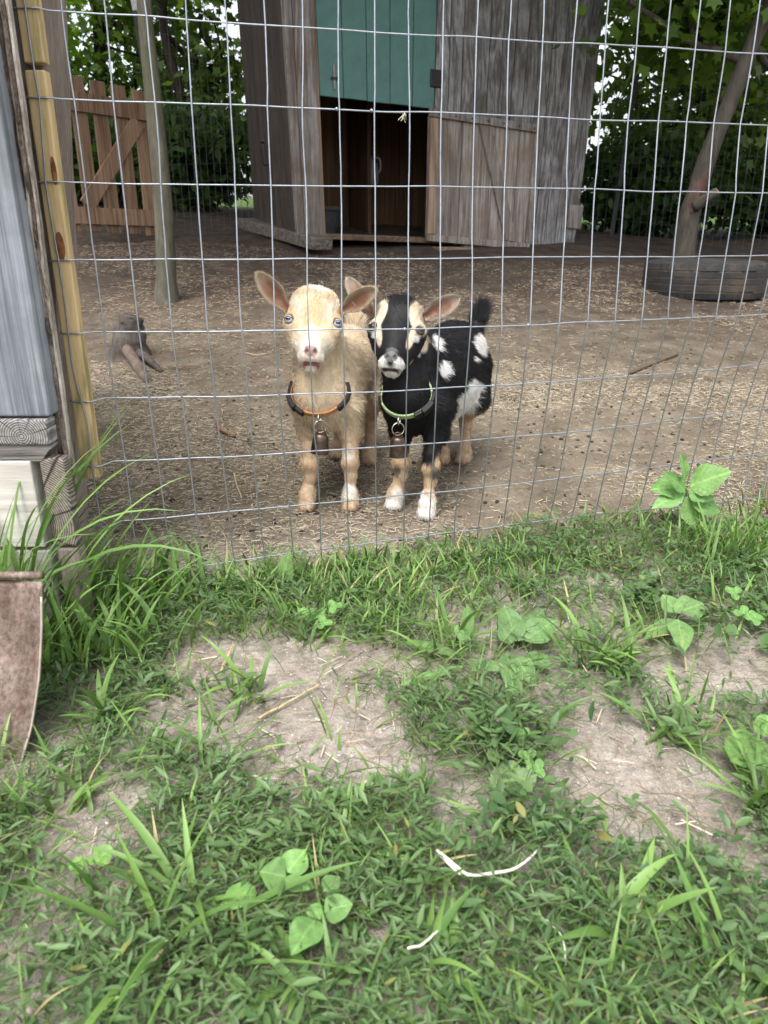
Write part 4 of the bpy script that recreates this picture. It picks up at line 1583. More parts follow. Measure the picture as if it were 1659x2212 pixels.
    inm = smooth(spec['mouth_r'] * 1.0, spec['mouth_r'] * 0.6, np.abs(hl[:, 1] - 0.1325)) * smooth(0.018, 0.014, np.abs(hl[:, 0] - mo)) * (hl[:, 2] > -0.04) * headw
    col = mixv(col, np.array(spec['mouth_in'])[None], inm)
    for e in (-1, 1):
        nd = np.linalg.norm(hl - np.array([e * 0.0075, 0.1155, -0.003]), axis=1)
        col = mixv(col, np.array([[0.035, 0.018, 0.016]]), smooth(0.0052, 0.0026, nd) * headw * 0.85)
    for e, c in eyes:
        d = np.linalg.norm(V - c, axis=1) / hs
        rim = smooth(0.0108, 0.0086, d) * 0.8
        col = mixv(col, np.array(spec['rim_col'])[None], rim)
        bare = np.maximum(bare, smooth(0.0096, 0.0084, d))
    hoof = smooth(0.011, 0.007, V[:, 2] - terrain(V[:, 0], V[:, 1]))
    col = mixv(col, np.array([[0.12, 0.085, 0.06]]), hoof * 0.9)

    # ---------------- ears joined into the same skin
    VV, FF, CC = [V], [F], [col]
    off = nb
    earfur = []
    for er in spec['ears']:
        ev, ef, inner, aa, tt, en, eax = ear_mesh(*er)
        VV.append(ev)
        FF.append(ef + off)
        ci = mixv(np.array(spec['ear_in'])[None], np.array(spec['ear_rim'])[None], np.clip(smooth(0.45, 0.95, np.abs(aa)) + 0.75 * smooth(0.55, 0.95, tt), 0, 1))
        ci = ci * (0.8 + 0.4 * vnoise(tt * 9, aa * 3, 3))[:, None]
        co = np.tile(np.array(spec['ear_out'])[None], (len(ev), 1))
        ec = np.where(inner[:, None], ci, co)
        CC.append(ec)
        earfur.append((ev, ef, inner, aa, tt, en, eax, ec))
        off += len(ev)
    V2, F2, C2 = np.vstack(VV), np.vstack(FF), np.vstack(CC)
    cen = V[:, :2].mean(0)
    root = empty(spec['name'], (cen[0], cen[1], 0.0), spec['label'], 'goat', 'goat kids')
    obj('body', V2, F2, M['skin'], root, sm=True, cols=C2)

    # ---------------- eyes
    for e, c in eyes:
        gaze = norm(n * 0.45 + s * e * spec['gaze'][0 if e < 0 else 1] + np.array([0, -0.55, 0.0]))
        hor = norm(s - gaze * np.dot(s, gaze))
        ver = np.cross(gaze, hor)
        nu, nv = 40, 24
        ev, ec = [], []
        r = hs * 0.0078
        cc = c
        for i in range(nu):
            for j in range(nv):
                th = math.pi * j / (nv - 1) * 0.75
                ph = 2 * math.pi * i / nu
                a, b_ = math.sin(th) * math.cos(ph), math.sin(th) * math.sin(ph)
                ev.append(cc + r * (hor * a + ver * b_ + gaze * math.cos(th)))
                rr = math.hypot(a, b_)
                colr = spec['iris'] if rr < 0.93 else spec['sclera']
                if abs(a) < 0.55 and abs(b_) < 0.24:
                    colr = (0.004, 0.004, 0.005)
                if 0.86 < rr < 0.93:
                    colr = tuple(0.35 * q for q in spec['iris'])
                ec.append(colr)
        m_ = M.setdefault('eye', attr_mat('wet eye', 0.06, 0.6))
        obj('eye', ev, np.array(grid_faces(nu, nv, True)), m_, root, sm=True, cols=np.array(ec))
        # eyelids: an upper and lower rim round the ball
        for sg, op in ((1, 0.48), (-1, 0.72)):
            lid = []
            for i in range(13):
                a = math.pi * i / 12
                x_, y_ = math.cos(a), sg * math.sin(a) * op
                dpt = math.sqrt(max(0.0, 1 - min(1, x_ * x_ * 0.85 + y_ * y_)))
                lid.append(cc + r * 1.05 * (hor * x_ - ver * y_ * -1 * (1 if np.dot(ver, l) < 0 else -1) + gaze * (dpt * 0.95)))
            v, f_ = tube(lid, r * (np.array([0.10] + [0.17] * 11 + [0.10]) if sg > 0 else np.array([0.08] + [0.13] * 11 + [0.08])), 6)
            obj('eyelid', v, f_, M['skin'], root, sm=True, cols=np.tile([spec['rim_col']], (len(v), 1)))

    # ---------------- fur
    def sample_faces(Vf, Ff, count, wgt=None):
        tri = np.vstack([Ff[:, [0, 1, 2]], Ff[:, [0, 2, 3]]])
        A = 0.5 * np.linalg.norm(np.cross(Vf[tri[:, 1]] - Vf[tri[:, 0]], Vf[tri[:, 2]] - Vf[tri[:, 0]]), axis=1)
        if wgt is not None:
            A = A * wgt[tri].mean(1)
        k = g.choice(len(tri), count, p=A / A.sum())
        u = g.random((count, 2))
        u = np.where(u.sum(1, keepdims=True) > 1, 1 - u, u)
        w = np.stack([1 - u.sum(1), u[:, 0], u[:, 1]], -1)
        return tri[k], w
    cc0, ca_, cb_ = spec['collar']
    ca_ = norm(ca_)
    cb_ = norm(cb_ - ca_ * np.dot(ca_, cb_))
    cn_ = np.cross(ca_, cb_)
    off_ = np.abs((V - cc0) @ cn_)
    band = (off_ < 0.012) & (np.linalg.norm(V - cc0, axis=1) < 0.085) & (((V - cc0) @ cb_) < 0.03)
    dens = np.where(band, 0.02, 1.0) * (1 + 1.6 * headw) * (1 - 0.97 * smooth(0.3, 0.7, bare)) * (V[:, 2] - terrain(V[:, 0], V[:, 1]) > 0.013)
    tri, w = sample_faces(V, F, spec['strands'], dens)

    def at(arr):
        return np.einsum('nk,nk...->n...', w, arr[tri])
    r0, nn, tt_, ll, li, cc_ = at(V), norm(at(Nn)), norm(at(tl)), at(leng), at(lift), at(col)
    jit = g.normal(0, 1, r0.shape)
    cell = np.floor(r0 / 0.0055)
    tj = np.stack([hash2(cell[:, 0] + 7 * cell[:, 1], cell[:, 2] + 3 * k_, 11 + k_) - 0.5 for k_ in range(3)], -1)
    tone = hash2(cell[:, 0] * 3 + cell[:, 1], cell[:, 2] + 2 * cell[:, 0], 91)
    dirs = norm(tt_ + nn * li[:, None] + jit * 0.17 + tj * (0.50 - 0.28 * at(headw))[:, None])
    ll = ll * g.uniform(0.6, 1.25, len(ll))
    clump = vnoise(r0[:, 0] * 90 + r0[:, 1] * 60, r0[:, 2] * 90, 3)
    bend = (tt_ * 0.15 - nn * 0.12) + (np.array([0, 0, -0.10]))
    hw_ = at(headw)
    br = (0.62 + 0.70 * g.random(len(r0)) * (1 - 0.35 * hw_) + 0.14 * hw_)[:, None] * (0.78 + 0.30 * clump + 0.16 * tone)[:, None]
    fur_curves('coat', r0 - nn * 0.0006, dirs, ll, cc_ * br * 0.9, np.clip(cc_ * br * spec['tip'], 0, 0.9), 0.00030, root, M['fur'], bend, g)
    # ear fringe and ear backs
    for (ev, ef, inner, aa, tt2, en, eax, ec) in earfur:
        wg = np.where(inner, 0.25 + 1.2 * smooth(0.6, 0.95, np.abs(aa)), 1.0)
        tri, w = sample_faces(ev, ef, 3200, wg)
        r0, nn, cc_ = at(ev), norm(at(en)), at(ec)
        d = norm(eax[None] * 0.9 + nn * 0.35 + g.normal(0, 0.3, r0.shape))
        L = np.full(len(r0), 0.0055) * g.uniform(0.5, 1.3, len(r0))
        fur_curves('ear_fur', r0, d, L, cc_ * 0.95, np.clip(cc_ * 1.15, 0, 0.9), 0.00016, root, M['fur'], d * 0, g)
    return root, f


def blob(px, c, r, ang=0.0, wob=None, seed=0):
    """soft-edged patch of coat, given where it shows"""
    q = px - np.array(c)
    ca, sa = math.cos(ang), math.sin(ang)
    a, b_ = (q[:, 0] * ca + q[:, 1] * sa) / r[0], (-q[:, 0] * sa + q[:, 1] * ca) / r[1]
    d = np.hypot(a, b_) + 0.30 * (vnoise(px[:, 0] / 9, px[:, 1] / 9, seed) - 0.5) * 2
    return smooth(1.12, 0.88, d)


# ---- the cream kid
def paint_cream(V, Nn, hl, headw, legw, px, g):
    tan = np.array([0.68, 0.555, 0.405])
    pale = np.array([0.645, 0.51, 0.345])
    white = np.array([0.68, 0.635, 0.57])
    facew = headw * smooth(-0.062, -0.048, hl[:, 2])
    c = np.tile(tan, (len(V), 1))
    nz = fbm(V[:, 0] * 40 + V[:, 1] * 25, V[:, 2] * 40, 5)
    c = c * (0.86 + 0.28 * nz)[:, None]
    c = mixv(c, pale[None] * (0.9 + 0.2 * nz)[:, None], smooth(0.30, 0.42, V[:, 2]) * 0.45)
    c = mixv(c, pale[None] * (0.92 + 0.16 * nz)[:, None], headw * 0.85)
    brow = blob(hl[:, :2], (0.0, 0.045), (0.028, 0.035), 0, None, 2)
    c = mixv(c, np.array([[0.54, 0.375, 0.215]]) * (0.9 + 0.2 * nz)[:, None], brow * headw * 0.75)
    for e in (-1, 1):
        c = mixv(c, np.array([[0.50, 0.32, 0.17]]), blob(hl[:, :2], (e * 0.041, 0.037), (0.014, 0.018), 0, None, 4) * headw * 0.6)
        c = mixv(c, white[None], blob(hl[:, :2], (e * 0.030, 0.030), (0.007, 0.022), e * 0.5, None, 6) * headw * 0.35)
    c = mixv(c, white[None], blob(hl[:, :2], (0.006, -0.008), (0.026, 0.018), 0, None, 8) * headw * 0.95)
    c = mixv(c, white[None], smooth(0.090, 0.108, hl[:, 1]) * facew * 0.7)
    for e in (-1, 1):
        c = mixv(c, white[None], blob(hl[:, :2], (e * 0.022, 0.100), (0.020, 0.030), 0, None, 9) * facew * 0.45)
    c = mixv(c, white[None], blob(hl[:, :2], (0.0, 0.086), (0.009, 0.018), 0, None, 12) * headw * 0.6)
    leg = np.array([0.53, 0.385, 0.255])
    c = mixv(c, leg[None] * (0.85 + 0.3 * nz)[:, None], legw * 0.9)
    front = V[:, 1] < 1.66
    c = mixv(c, white[None], blob(px, (753, 1061), (17, 21), 0, None, 3) * front)
    c = mixv(c, white[None] * 0.95, blob(px, (750, 982), (14, 11), 0, None, 5) * front * 0.8)
    c = mixv(c, np.array([[0.42, 0.27, 0.15]]), blob(px, (757, 1000), (17, 7), 0, None, 7) * front * 0.5)
    c = mixv(c, np.array([[0.44, 0.28, 0.16]]), blob(px, (667, 1008), (13, 9), 0, None, 7) * front * 0.5)
    return c


def leg_front(hip, elbow, knee, fet, hoof, k=0.86):
    return [(hip, 0.046 * k), (elbow, 0.028 * k), (knee + np.array([0, 0, 0.032]), 0.0155 * k), (knee + np.array([0, -0.002, 0.004]), 0.0178 * k), (knee - np.array([0, 0, 0.026]), 0.0118 * k), (fet + np.array([0, 0, 0.012]), 0.0112 * k), (fet, 0.0135 * k), (hoof, 0.0140 * k)]


def leg_hind(hip, stifle, hock, fet, hoof, k=0.9):
    return [(hip, 0.061 * k), (stifle, 0.038 * k), (hock, 0.0165 * k), (hock - np.array([0, 0.006, 0.025]), 0.0135 * k), (fet, 0.0125 * k), (hoof, 0.0145 * k)]


A = np.array
hd = norm(A([-0.16, -1.0, 0]))
R_tr = np.stack([A([-hd[1], hd[0], 0]), hd, A([0, 0, 1.0])], -1)
cream = dict(
    name='goat_kid', seed=3, label='cream tan goat kid with blue eyes and open mouth, black buckled orange collar',
    poll=P(681, 624, 1.492), nose=P(671, 764, 1.418), side=(0.99, 0.02, -0.125), heading=hd, bounds=((-0.29, 1.36, -0.02), (0.09, 1.99, 0.56)),
    trunk_R=R_tr,
    trunk=[(A([-0.116, 1.605, 0.277]), A([0.072, 0.085, 0.080])), (A([-0.108, 1.66, 0.288]), A([0.076, 0.11, 0.083])), (A([-0.090, 1.78, 0.300]), A([0.074, 0.11, 0.082])),
           (A([-0.126, 1.552, 0.242]), A([0.050, 0.040, 0.055]))],
    neck=[(P(684, 715, 1.545), A([-0.138, 1.525, 0.272]), 0.040, 0.047), (P(684, 745, 1.555), A([-0.122, 1.60, 0.325]), 0.042, 0.056)],
    legs=[leg_front(A([-0.163, 1.565, 0.245]), A([-0.164, 1.570, 0.185]), A([-0.162, 1.548, 0.112]), A([-0.168, 1.548, 0.045]), A([-0.171, 1.540, 0.020])),
          leg_front(A([-0.080, 1.555, 0.240]), A([-0.073, 1.560, 0.185]), A([-0.073, 1.545, 0.115]), A([-0.075, 1.548, 0.045]), A([-0.075, 1.540, 0.020])),
          leg_hind(A([-0.052, 1.83, 0.285]), A([-0.040, 1.775, 0.205]), A([-0.036, 1.855, 0.150]), A([-0.037, 1.815, 0.065]), A([-0.037, 1.800, 0.040])),
          leg_hind(A([-0.125, 1.85, 0.285]), A([-0.122, 1.81, 0.205]), A([-0.118, 1.885, 0.155]), A([-0.117, 1.850, 0.070]), A([-0.117, 1.835, 0.043]))],
    tail=(A([-0.075, 1.875, 0.34]), A([-0.068, 1.915, 0.40])),
    gape=0.004, mouth=0.0035, mouth_r=0.0024, leg_top=0.19, len_body=0.014, strands=105000, tip=1.14,
    ears=[(P(622, 668, 1.505), P(553, 590, 1.490), A([0.25, -1, 0.12]), 0.0205, 0.013), (P(736, 672, 1.505), P(816, 623, 1.470), A([-0.15, -1, 0.1]), 0.0195, 0.011)],
    collar=(P(684, 838, 1.520), A([1, 0.0, 0.03]), A([0.0, 0.62, 0.78])), paint=paint_cream, nose_col=(0.35, 0.225, 0.205), lip_col=(0.60, 0.40, 0.36), mouth_in=(0.26, 0.12, 0.11), rim_col=(0.20, 0.125, 0.085),
    ear_in=(0.26, 0.135, 0.085), ear_rim=(0.44, 0.37, 0.28), ear_out=(0.56, 0.41, 0.25), iris=(0.38, 0.52, 0.70), sclera=(0.16, 0.12, 0.10), gaze=(0.32, 0.32))


# ---- the black kid
def paint_black(V, Nn, hl, headw, legw, px, g):
    blk = np.array([0.0095, 0.0095, 0.011])
    crm = np.array([0.60, 0.50, 0.37])
    white = np.array([0.80, 0.78, 0.75])
    facew = headw * smooth(-0.062, -0.048, hl[:, 2])
    tan = np.array([0.49, 0.355, 0.23])
    nz = fbm(V[:, 0] * 40 + V[:, 1] * 25, V[:, 2] * 40, 15)
    c = np.tile(blk, (len(V), 1)) * (0.7 + 0.6 * nz)[:, None]
    h = hl[:, :2]
    for e in (-1, 1):
        st = blob(h, (e * 0.036, 0.034), (0.0135, 0.027), -e * 0.30, None, 21)
        st2 = blob(h, (e * 0.029, 0.068), (0.0075, 0.032), e * 0.22, None, 22)
        c = mixv(c, crm[None] * (0.85 + 0.3 * nz)[:, None], np.clip(st + st2 * 0.9, 0, 1) * headw)
        c = mixv(c, white[None] * 0.85, blob(h, (e * 0.036, 0.069), (0.006, 0.0045), 0, None, 24) * headw * 0.7)
        c = mixv(c, white[None] * 0.85, 0.9 * blob(h, (e * 0.0165, 0.128), (0.010, 0.013), 0, None, 23) * facew)
        c = mixv(c, np.array([[0.30, 0.24, 0.17]]), blob(h, (e * 0.047, 0.018), (0.010, 0.014), 0, None, 25) * headw * 0.8)
    c = mixv(c, white[None] * 0.88, smooth(0.126, 0.134, hl[:, 1] + 0.004 * (nz - 0.5)) * facew * 0.85)
    c = mixv(c, np.array([[0.16, 0.155, 0.15]]), blob(h, (0, 0.103), (0.009, 0.004), 0, None, 26) * headw * 0.5)
    vis = (Nn @ norm(np.array([0, -1, 0.25]))) > -0.25
    body = (1 - headw) * vis
    for (cx, cy, rx, ry, an, sd_) in ((1038, 741, 14, 24, -0.30, 31), (1028, 775, 6, 4, 0.3, 32), (960, 795, 13, 17, -0.25, 33), (1010, 868, 19, 46, 0.42, 34), (1024, 836, 20, 15, 0.2, 35), (943, 740, 9, 15, -0.5, 36), (990, 905, 12, 24, 0.35, 37)):
        c = mixv(c, white[None] * (0.88 + 0.2 * nz)[:, None], blob(px, (cx, cy), (rx, ry), an, None, sd_) * body)
    zz = V[:, 2] - terrain(V[:, 0], V[:, 1])
    hind = V[:, 1] > 1.66
    t = np.where(hind, smooth(0.175, 0.135, zz), smooth(0.175, 0.125, zz + 0.045 * (vnoise(V[:, 0] * 60, V[:, 2] * 60, 3) - 0.5)))
    right = (V[:, 0] > 0.065) & ~hind
    t = np.where(right, smooth(0.135, 0.105, zz + 0.05 * (vnoise(V[:, 0] * 70, V[:, 2] * 50, 6) - 0.5)), t)
    c = mixv(c, tan[None] * (0.8 + 0.4 * nz)[:, None], t)
    dark = blob(px, (948, 1018), (22, 12), -0.6, None, 41) * ~hind + blob(px, (858, 1018), (9, 15), 0, None, 42) * ~hind
    c = mixv(c, blk[None] * 3, np.clip(dark, 0, 1) * 0.75)
    wz = smooth(0.055, 0.03, zz + 0.03 * (vnoise(V[:, 0] * 80, V[:, 1] * 80, 9) - 0.5)) * ~hind * 0.8
    c = mixv(c, white[None] * 0.92, wz)
    c = mixv(c, white[None] * 0.95, blob(px, (909, 1063), (9, 20), 0, None, 44) * ~hind)
    return c


hd2 = norm(A([-0.45, -1.0, 0]))
R_tr2 = np.stack([A([-hd2[1], hd2[0], 0]), hd2, A([0, 0, 1.0])], -1)
black = dict(
    name='goat_kid', seed=9, label='black goat kid with white patches and cream face stripes, lime green collar',
    poll=P(864, 642, 1.475), nose=P(843, 776, 1.398), side=(0.97, -0.20, -0.135), heading=hd2, bounds=((-0.06, 1.33, -0.02), (0.31, 1.99, 0.55)),
    trunk_R=R_tr2,
    trunk=[(A([0.074, 1.588, 0.273]), A([0.068, 0.08, 0.080])), (A([0.110, 1.645, 0.288]), A([0.076, 0.11, 0.088])), (A([0.162, 1.745, 0.308]), A([0.076, 0.105, 0.088])),
           (A([0.056, 1.540, 0.240]), A([0.047, 0.040, 0.055])), (A([0.13, 1.68, 0.255]), A([0.07, 0.10, 0.07]))],
    neck=[(P(868, 725, 1.530), A([0.046, 1.508, 0.268]), 0.040, 0.045), (P(880, 755, 1.545), A([0.078, 1.58, 0.320]), 0.042, 0.056)],
    legs=[leg_front(A([0.040, 1.560, 0.240]), A([0.038, 1.565, 0.185]), A([0.037, 1.550, 0.115]), A([0.028, 1.552, 0.045]), A([0.023, 1.545, 0.020])),
          leg_front(A([0.108, 1.530, 0.240]), A([0.112, 1.530, 0.190]), A([0.100, 1.510, 0.115]), A([0.095, 1.505, 0.045]), A([0.0925, 1.497, 0.020])),
          leg_hind(A([0.205, 1.79, 0.285]), A([0.215, 1.745, 0.215]), A([0.208, 1.845, 0.150]), A([0.205, 1.805, 0.065]), A([0.2025, 1.795, 0.040])),
          leg_hind(A([0.135, 1.82, 0.285]), A([0.148, 1.77, 0.205]), A([0.150, 1.855, 0.150]), A([0.148, 1.81, 0.065]), A([0.147, 1.795, 0.040]))],
    tail=(P(1026, 712, 1.800), P(1040, 668, 1.830)),
    gape=-0.001, mouth=0.0, mouth_r=0.0006, leg_top=0.16, len_body=0.013, strands=105000, tip=1.25,
    ears=[(P(806, 682, 1.490), P(749, 603, 1.530), A([0.25, -1, 0.12]), 0.0185, 0.011), (P(916, 684, 1.470), P(994, 643, 1.470), A([-0.12, -1, 0.1]), 0.0195, 0.011)],
    collar=(P(871, 850, 1.500), A([0.97, -0.10, 0.10]), A([0.12, 0.60, 0.78])), paint=paint_black, nose_col=(0.135, 0.135, 0.14), lip_col=(0.14, 0.10, 0.085), mouth_in=(0.04, 0.025, 0.025), rim_col=(0.022, 0.018, 0.015),
    ear_in=(0.23, 0.12, 0.08), ear_rim=(0.36, 0.31, 0.25), ear_out=(0.10, 0.08, 0.06), iris=(0.10, 0.085, 0.075), sclera=(0.05, 0.035, 0.028), gaze=(0.4, 0.25))

cf = A(cream['tail'])
goat1, field1 = make_goat(cream)
goat2, field2 = make_goat(black)

# ================================================================== collars and bells
def torus(center, u, v, R, r, nu=28, nv=8, a0=0.0, a1=2 * math.pi):
    closed = abs(a1 - a0 - 2 * math.pi) < 1e-6
    u, v = norm(u), norm(v)
    w = np.cross(u, v)
    V = []
    for i in range(nu):
        a = a0 + (a1 - a0) * i / (nu if closed else nu - 1)
        d = u * math.cos(a) + v * math.sin(a)
        for j in range(nv):
            b = 2 * math.pi * j / nv
            V.append(np.asarray(center) + d * (R + r * math.cos(b)) + w * r * math.sin(b))
    F = []
    for i in range(nu if closed else nu - 1):
        for j in range(nv):
            i2, j2 = (i + 1) % nu, (j + 1) % nv
            F.append((i * nv + j, i2 * nv + j, i2 * nv + j2, i * nv + j2))
    return np.array(V), F


def woven(name, c1, c2):
    m, nt, b, out = new_mat(name)
    v = mapped(nt, (1, 1, 1), False)
    n = noise(nt, v, 260, 3, 0.6)
    ck = nt.nodes.new('ShaderNodeTexWave')
    ck.inputs['Scale'].default_value = 120
    ck.inputs['Distortion'].default_value = 4
    nt.links.new(v, ck.inputs['Vector'])
    c = mixc(nt, ck.outputs['Fac'], c1, c2)
    c = mixc(nt, 1.0, c, ramp(nt, n, [(0.3, 0.7), (0.7, 1.2)]), 'MULTIPLY')
    nt.links.new(c, b.inputs['Base Color'])
    b.inputs['Roughness'].default_value = 0.8
    bump(nt, ck.outputs['Fac'], b, 0.5, 0.001)
    return m


def make_collar(field, center, a, b, rmin, rmax, label, mats, buckles, strap_w=0.017):
    a, b = norm(a), norm(b)
    b = norm(b - a * np.dot(a, b))
    nrm = np.cross(a, b)
    n = 96
    th = np.linspace(0, 2 * math.pi, n, endpoint=False)
    rad = []
    for t in th:
        d = a * math.cos(t) + b * math.sin(t)
        rr = np.linspace(0.02, rmax + 0.03, 60)
        s = field.sample(center + d[None] * rr[:, None])
        k = np.argmax(s > 0)
        rad.append(rr[k] if (s > 0).any() else rmax)
    rad = np.clip(np.array(rad), rmin, rmax)
    for _ in range(6):
        rad = (np.roll(rad, 1) + rad * 2 + np.roll(rad, -1)) / 4
    c = empty('collar', center, label, 'collar', 'goat collars')

    def strip(t0, t1, off, w, thick, name, mat, m=40):
        V = []
        for t in np.linspace(t0, t1, m):
            r = np.interp(t % (2 * math.pi), np.append(th, 2 * math.pi), np.append(rad, rad[0])) + off - 0.008 * smooth(-0.35, 0.3, math.sin(t))
            d = a * math.cos(t) + b * math.sin(t)
            e = 1.0
            for (i, j) in ((0, -1), (1, -0.8), (1, 0.8), (0, 1)):
                V.append(center + d * (r + i * thick) + nrm * j * w / 2 * e)
        F = []
        for i in range(m - 1):
            for k in range(4):
                F.append((i * 4 + k, i * 4 + (k + 1) % 4, i * 4 + 4 + (k + 1) % 4, i * 4 + 4 + k))
        F += [(3, 2, 1, 0), tuple((m - 1) * 4 + k for k in range(4))]
        return obj(name, V, F, mat, c, bevel=0.0008)
    strip(0, 2 * math.pi, 0.0050, strap_w, 0.0036, 'strap', mats, 110)
    for (t0, t1, w, th_, nm) in buckles:
        strip(math.radians(t0), math.radians(t1), 0.0062, w, th_, nm, M['black_plastic'], 12)
    return c, (lambda t: center + (a * math.cos(t) + b * math.sin(t)) * (np.interp(t % (2 * math.pi), th, rad) + 0.0095)), nrm


# cream kid: orange strap, front of the ring hangs low
col1, at1, nr1 = make_collar(field1, *cream['collar'], 0.030, 0.060, 'orange woven collar with black buckle on the cream kid', woven('orange webbing', (0.50, 0.20, 0.07), (0.62, 0.34, 0.16)),
                             [(165, 196, 0.020, 0.007, 'buckle'), (197, 226, 0.025, 0.0105, 'buckle'), (227, 245, 0.021, 0.008, 'buckle'), (312, 345, 0.021, 0.007, 'slider'), (348, 366, 0.022, 0.008, 'keeper')])
col2, at2, nr2 = make_collar(field2, *black['collar'], 0.030, 0.058, 'pale lime green woven collar on the black kid', woven('lime webbing', (0.34, 0.46, 0.20), (0.50, 0.60, 0.36)),
                             [(292, 308, 0.021, 0.008, 'buckle'), (309, 335, 0.025, 0.0105, 'buckle'), (336, 356, 0.020, 0.007, 'buckle'), (186, 205, 0.02, 0.006, 'slider')])
bellm = plain('brown tarnished brass', (0.085, 0.058, 0.045), 0.38, 0.85, 0.5, 0.45, 55, 0.08, 0.002, (0.20, 0.14, 0.105))


def make_bell(top, ring_c, bell_c, tilt, label, sc=1.14):
    c = empty('bell', bell_c, label, 'bell', 'goat bells')
    v, f = torus((top + ring_c) / 2 + A([0, 0, 0.006]), A([0.25, 1, 0]), A([0, 0, 1.0]), 0.0085, 0.0016, 24, 8)
    obj('link', v, f, M['steel'], c, sm=True)
    v, f = torus(ring_c, A([1, 0.25, 0]), A([0, 0.05, 1.0]), 0.0125, 0.0012, 40, 8)
    obj('split_ring', v, f, M['steel'], c, sm=True)
    prof = [(0.0005, 0.036), (0.007, 0.0358), (0.0115, 0.0335), (0.0138, 0.029), (0.0150, 0.020), (0.0158, 0.008), (0.0166, 0.0), (0.0166, -0.0008), (0.0150, 0.0), (0.0138, 0.02), (0.0005, 0.033)]
    v, f = lathe([(r * sc, (z - 0.018) * sc) for r, z in prof], A([0, 0, 0]), 32)
    v[:, 1] *= 0.82
    ca, sa = math.cos(tilt), math.sin(tilt)
    Rr = A([[ca, 0, sa], [0, 1, 0], [-sa, 0, ca]])
    obj('bell_body', v @ Rr.T + bell_c, f, bellm, c, sm=True)
    tpv = bell_c + Rr @ A([0, 0, 0.0175 * sc])
    v, f = torus(tpv, A([1, 0, 0]) @ Rr.T, A([0, 0, 1]) @ Rr.T, 0.0075 * sc, 0.0014, 18, 6, 0, math.pi)
    obj('bell_loop', v, f, bellm, c, sm=True)
    bt = bell_c + Rr @ A([0, 0, -0.019 * sc])
    v, f = lathe([(0.0003, -0.0022), (0.0022, 0), (0.0003, 0.0022)], bt, 10)
    obj('clapper', v, f, M['iron'], c, sm=True)


b1 = at1(math.radians(274))
make_bell(b1, P(692, 921, b1[1] - 0.012), P(692, 957, b1[1] - 0.016), 0.10, 'dark brown brass bell hanging from the cream kid, seen on the left')
b2 = at2(math.radians(262))
make_bell(b2, P(860, 927, b2[1] - 0.012), P(860, 964, b2[1] - 0.016), -0.03, 'greyish brass bell hanging from the black kid, seen on the right')


# ================================================================== tyre
def make_tyre():
    c0 = P(1518, 610, 4.22)
    c0[2] = float(terrain(c0[0], c0[1] - 0.2)) - 0.012
    c = empty('tyre', c0, 'worn muddy car tyre lying flat below the leaning tree', 'tyre')
    tm, nt, b, out = new_mat('muddy tread rubber')
    v = mapped(nt, (1, 1, 1), False)
    sep = nt.nodes.new('ShaderNodeSeparateXYZ')
    nt.links.new(v, sep.inputs[0])
    mud = ramp(nt, noise(nt, v, 9, 5), [(0.45, 0.0), (0.72, 0.7)])
    cc = mixc(nt, mud, (0.015, 0.0155, 0.017), (0.085, 0.064, 0.046))
    nt.links.new(cc, b.inputs['Base Color'])
    b.inputs['Roughness'].default_value = 0.8
    bump(nt, noise(nt, v, 80, 4), b, 0.3, 0.004)
    sm_ = plain('dusty sidewall rubber', (0.026, 0.026, 0.027), 0.72, 0, 0.3, 0.35, 20, 0.2, 0.003, (0.04, 0.036, 0.032))
    R, n = 0.316, 144
    # tread: ribs between four grooves, notched shoulders
    zs = [0.012, 0.016, 0.045, 0.046, 0.053, 0.054, 0.080, 0.081, 0.088, 0.089, 0.112, 0.113, 0.120, 0.121, 0.146, 0.147, 0.154, 0.155, 0.184, 0.188]
    rs = [-0.016, -0.006, 0, 0, -0.0055, -0.0055, 0, 0, -0.0055, -0.0055, 0, 0, -0.0055, -0.0055, 0, 0, -0.0055, -0.0055, -0.006, -0.016]
    rs = [-0.016, -0.007, 0, -0.0055, -0.0055, 0, 0, -0.0055, -0.0055, 0, 0, -0.0055, -0.0055, 0, 0, -0.0055, -0.0055, 0, -0.007, -0.016]
    V = []
    for i, (z, dr) in enumerate(zip(zs, rs)):
        for k in range(n):
            a = 2 * math.pi * k / n
            r = R + dr
            if i in (1, 2, 17, 18) and k % 3 == 0:
                r -= 0.0035
            V.append((c0[0] + r * math.cos(a), c0[1] + r * math.sin(a), c0[2] + z))
    F = []
    for i in range(len(zs) - 1):
        for k in range(n):
            k2 = (k + 1) % n
            F.append((i * n + k, i * n + k2, (i + 1) * n + k2, (i + 1) * n + k))
    to = obj('tread', V, F, tm, c)
    to.data.materials.append(plain('dried mud in the grooves', (0.16, 0.12, 0.085), 0.95, 0, 0.1, 0.4, 25, 0.3))
    for i in (3, 7, 11, 15):
        for k in range(n):
            if vnoise(k * 0.12, i, 5) > 0.3:
                to.data.polygons[i * n + k].material_index = 1
    for top in (1, 0):
        pr = [(R - 0.0165, 0.1875), (R - 0.035, 0.196), (R - 0.065, 0.200), (R - 0.066, 0.202), (R - 0.072, 0.202), (R - 0.073, 0.199), (R - 0.10, 0.188), (R - 0.115, 0.178), (R - 0.117, 0.165), (R - 0.10, 0.160), (R - 0.06, 0.17), (R - 0.03, 0.15), (R - 0.022, 0.1005)]
        if not top:
            pr = [(r, 0.2 - z) for r, z in pr]
        v, f = lathe(pr, c0, 96)
        obj('sidewall', v, f, sm_, c, sm=True)


make_tyre()


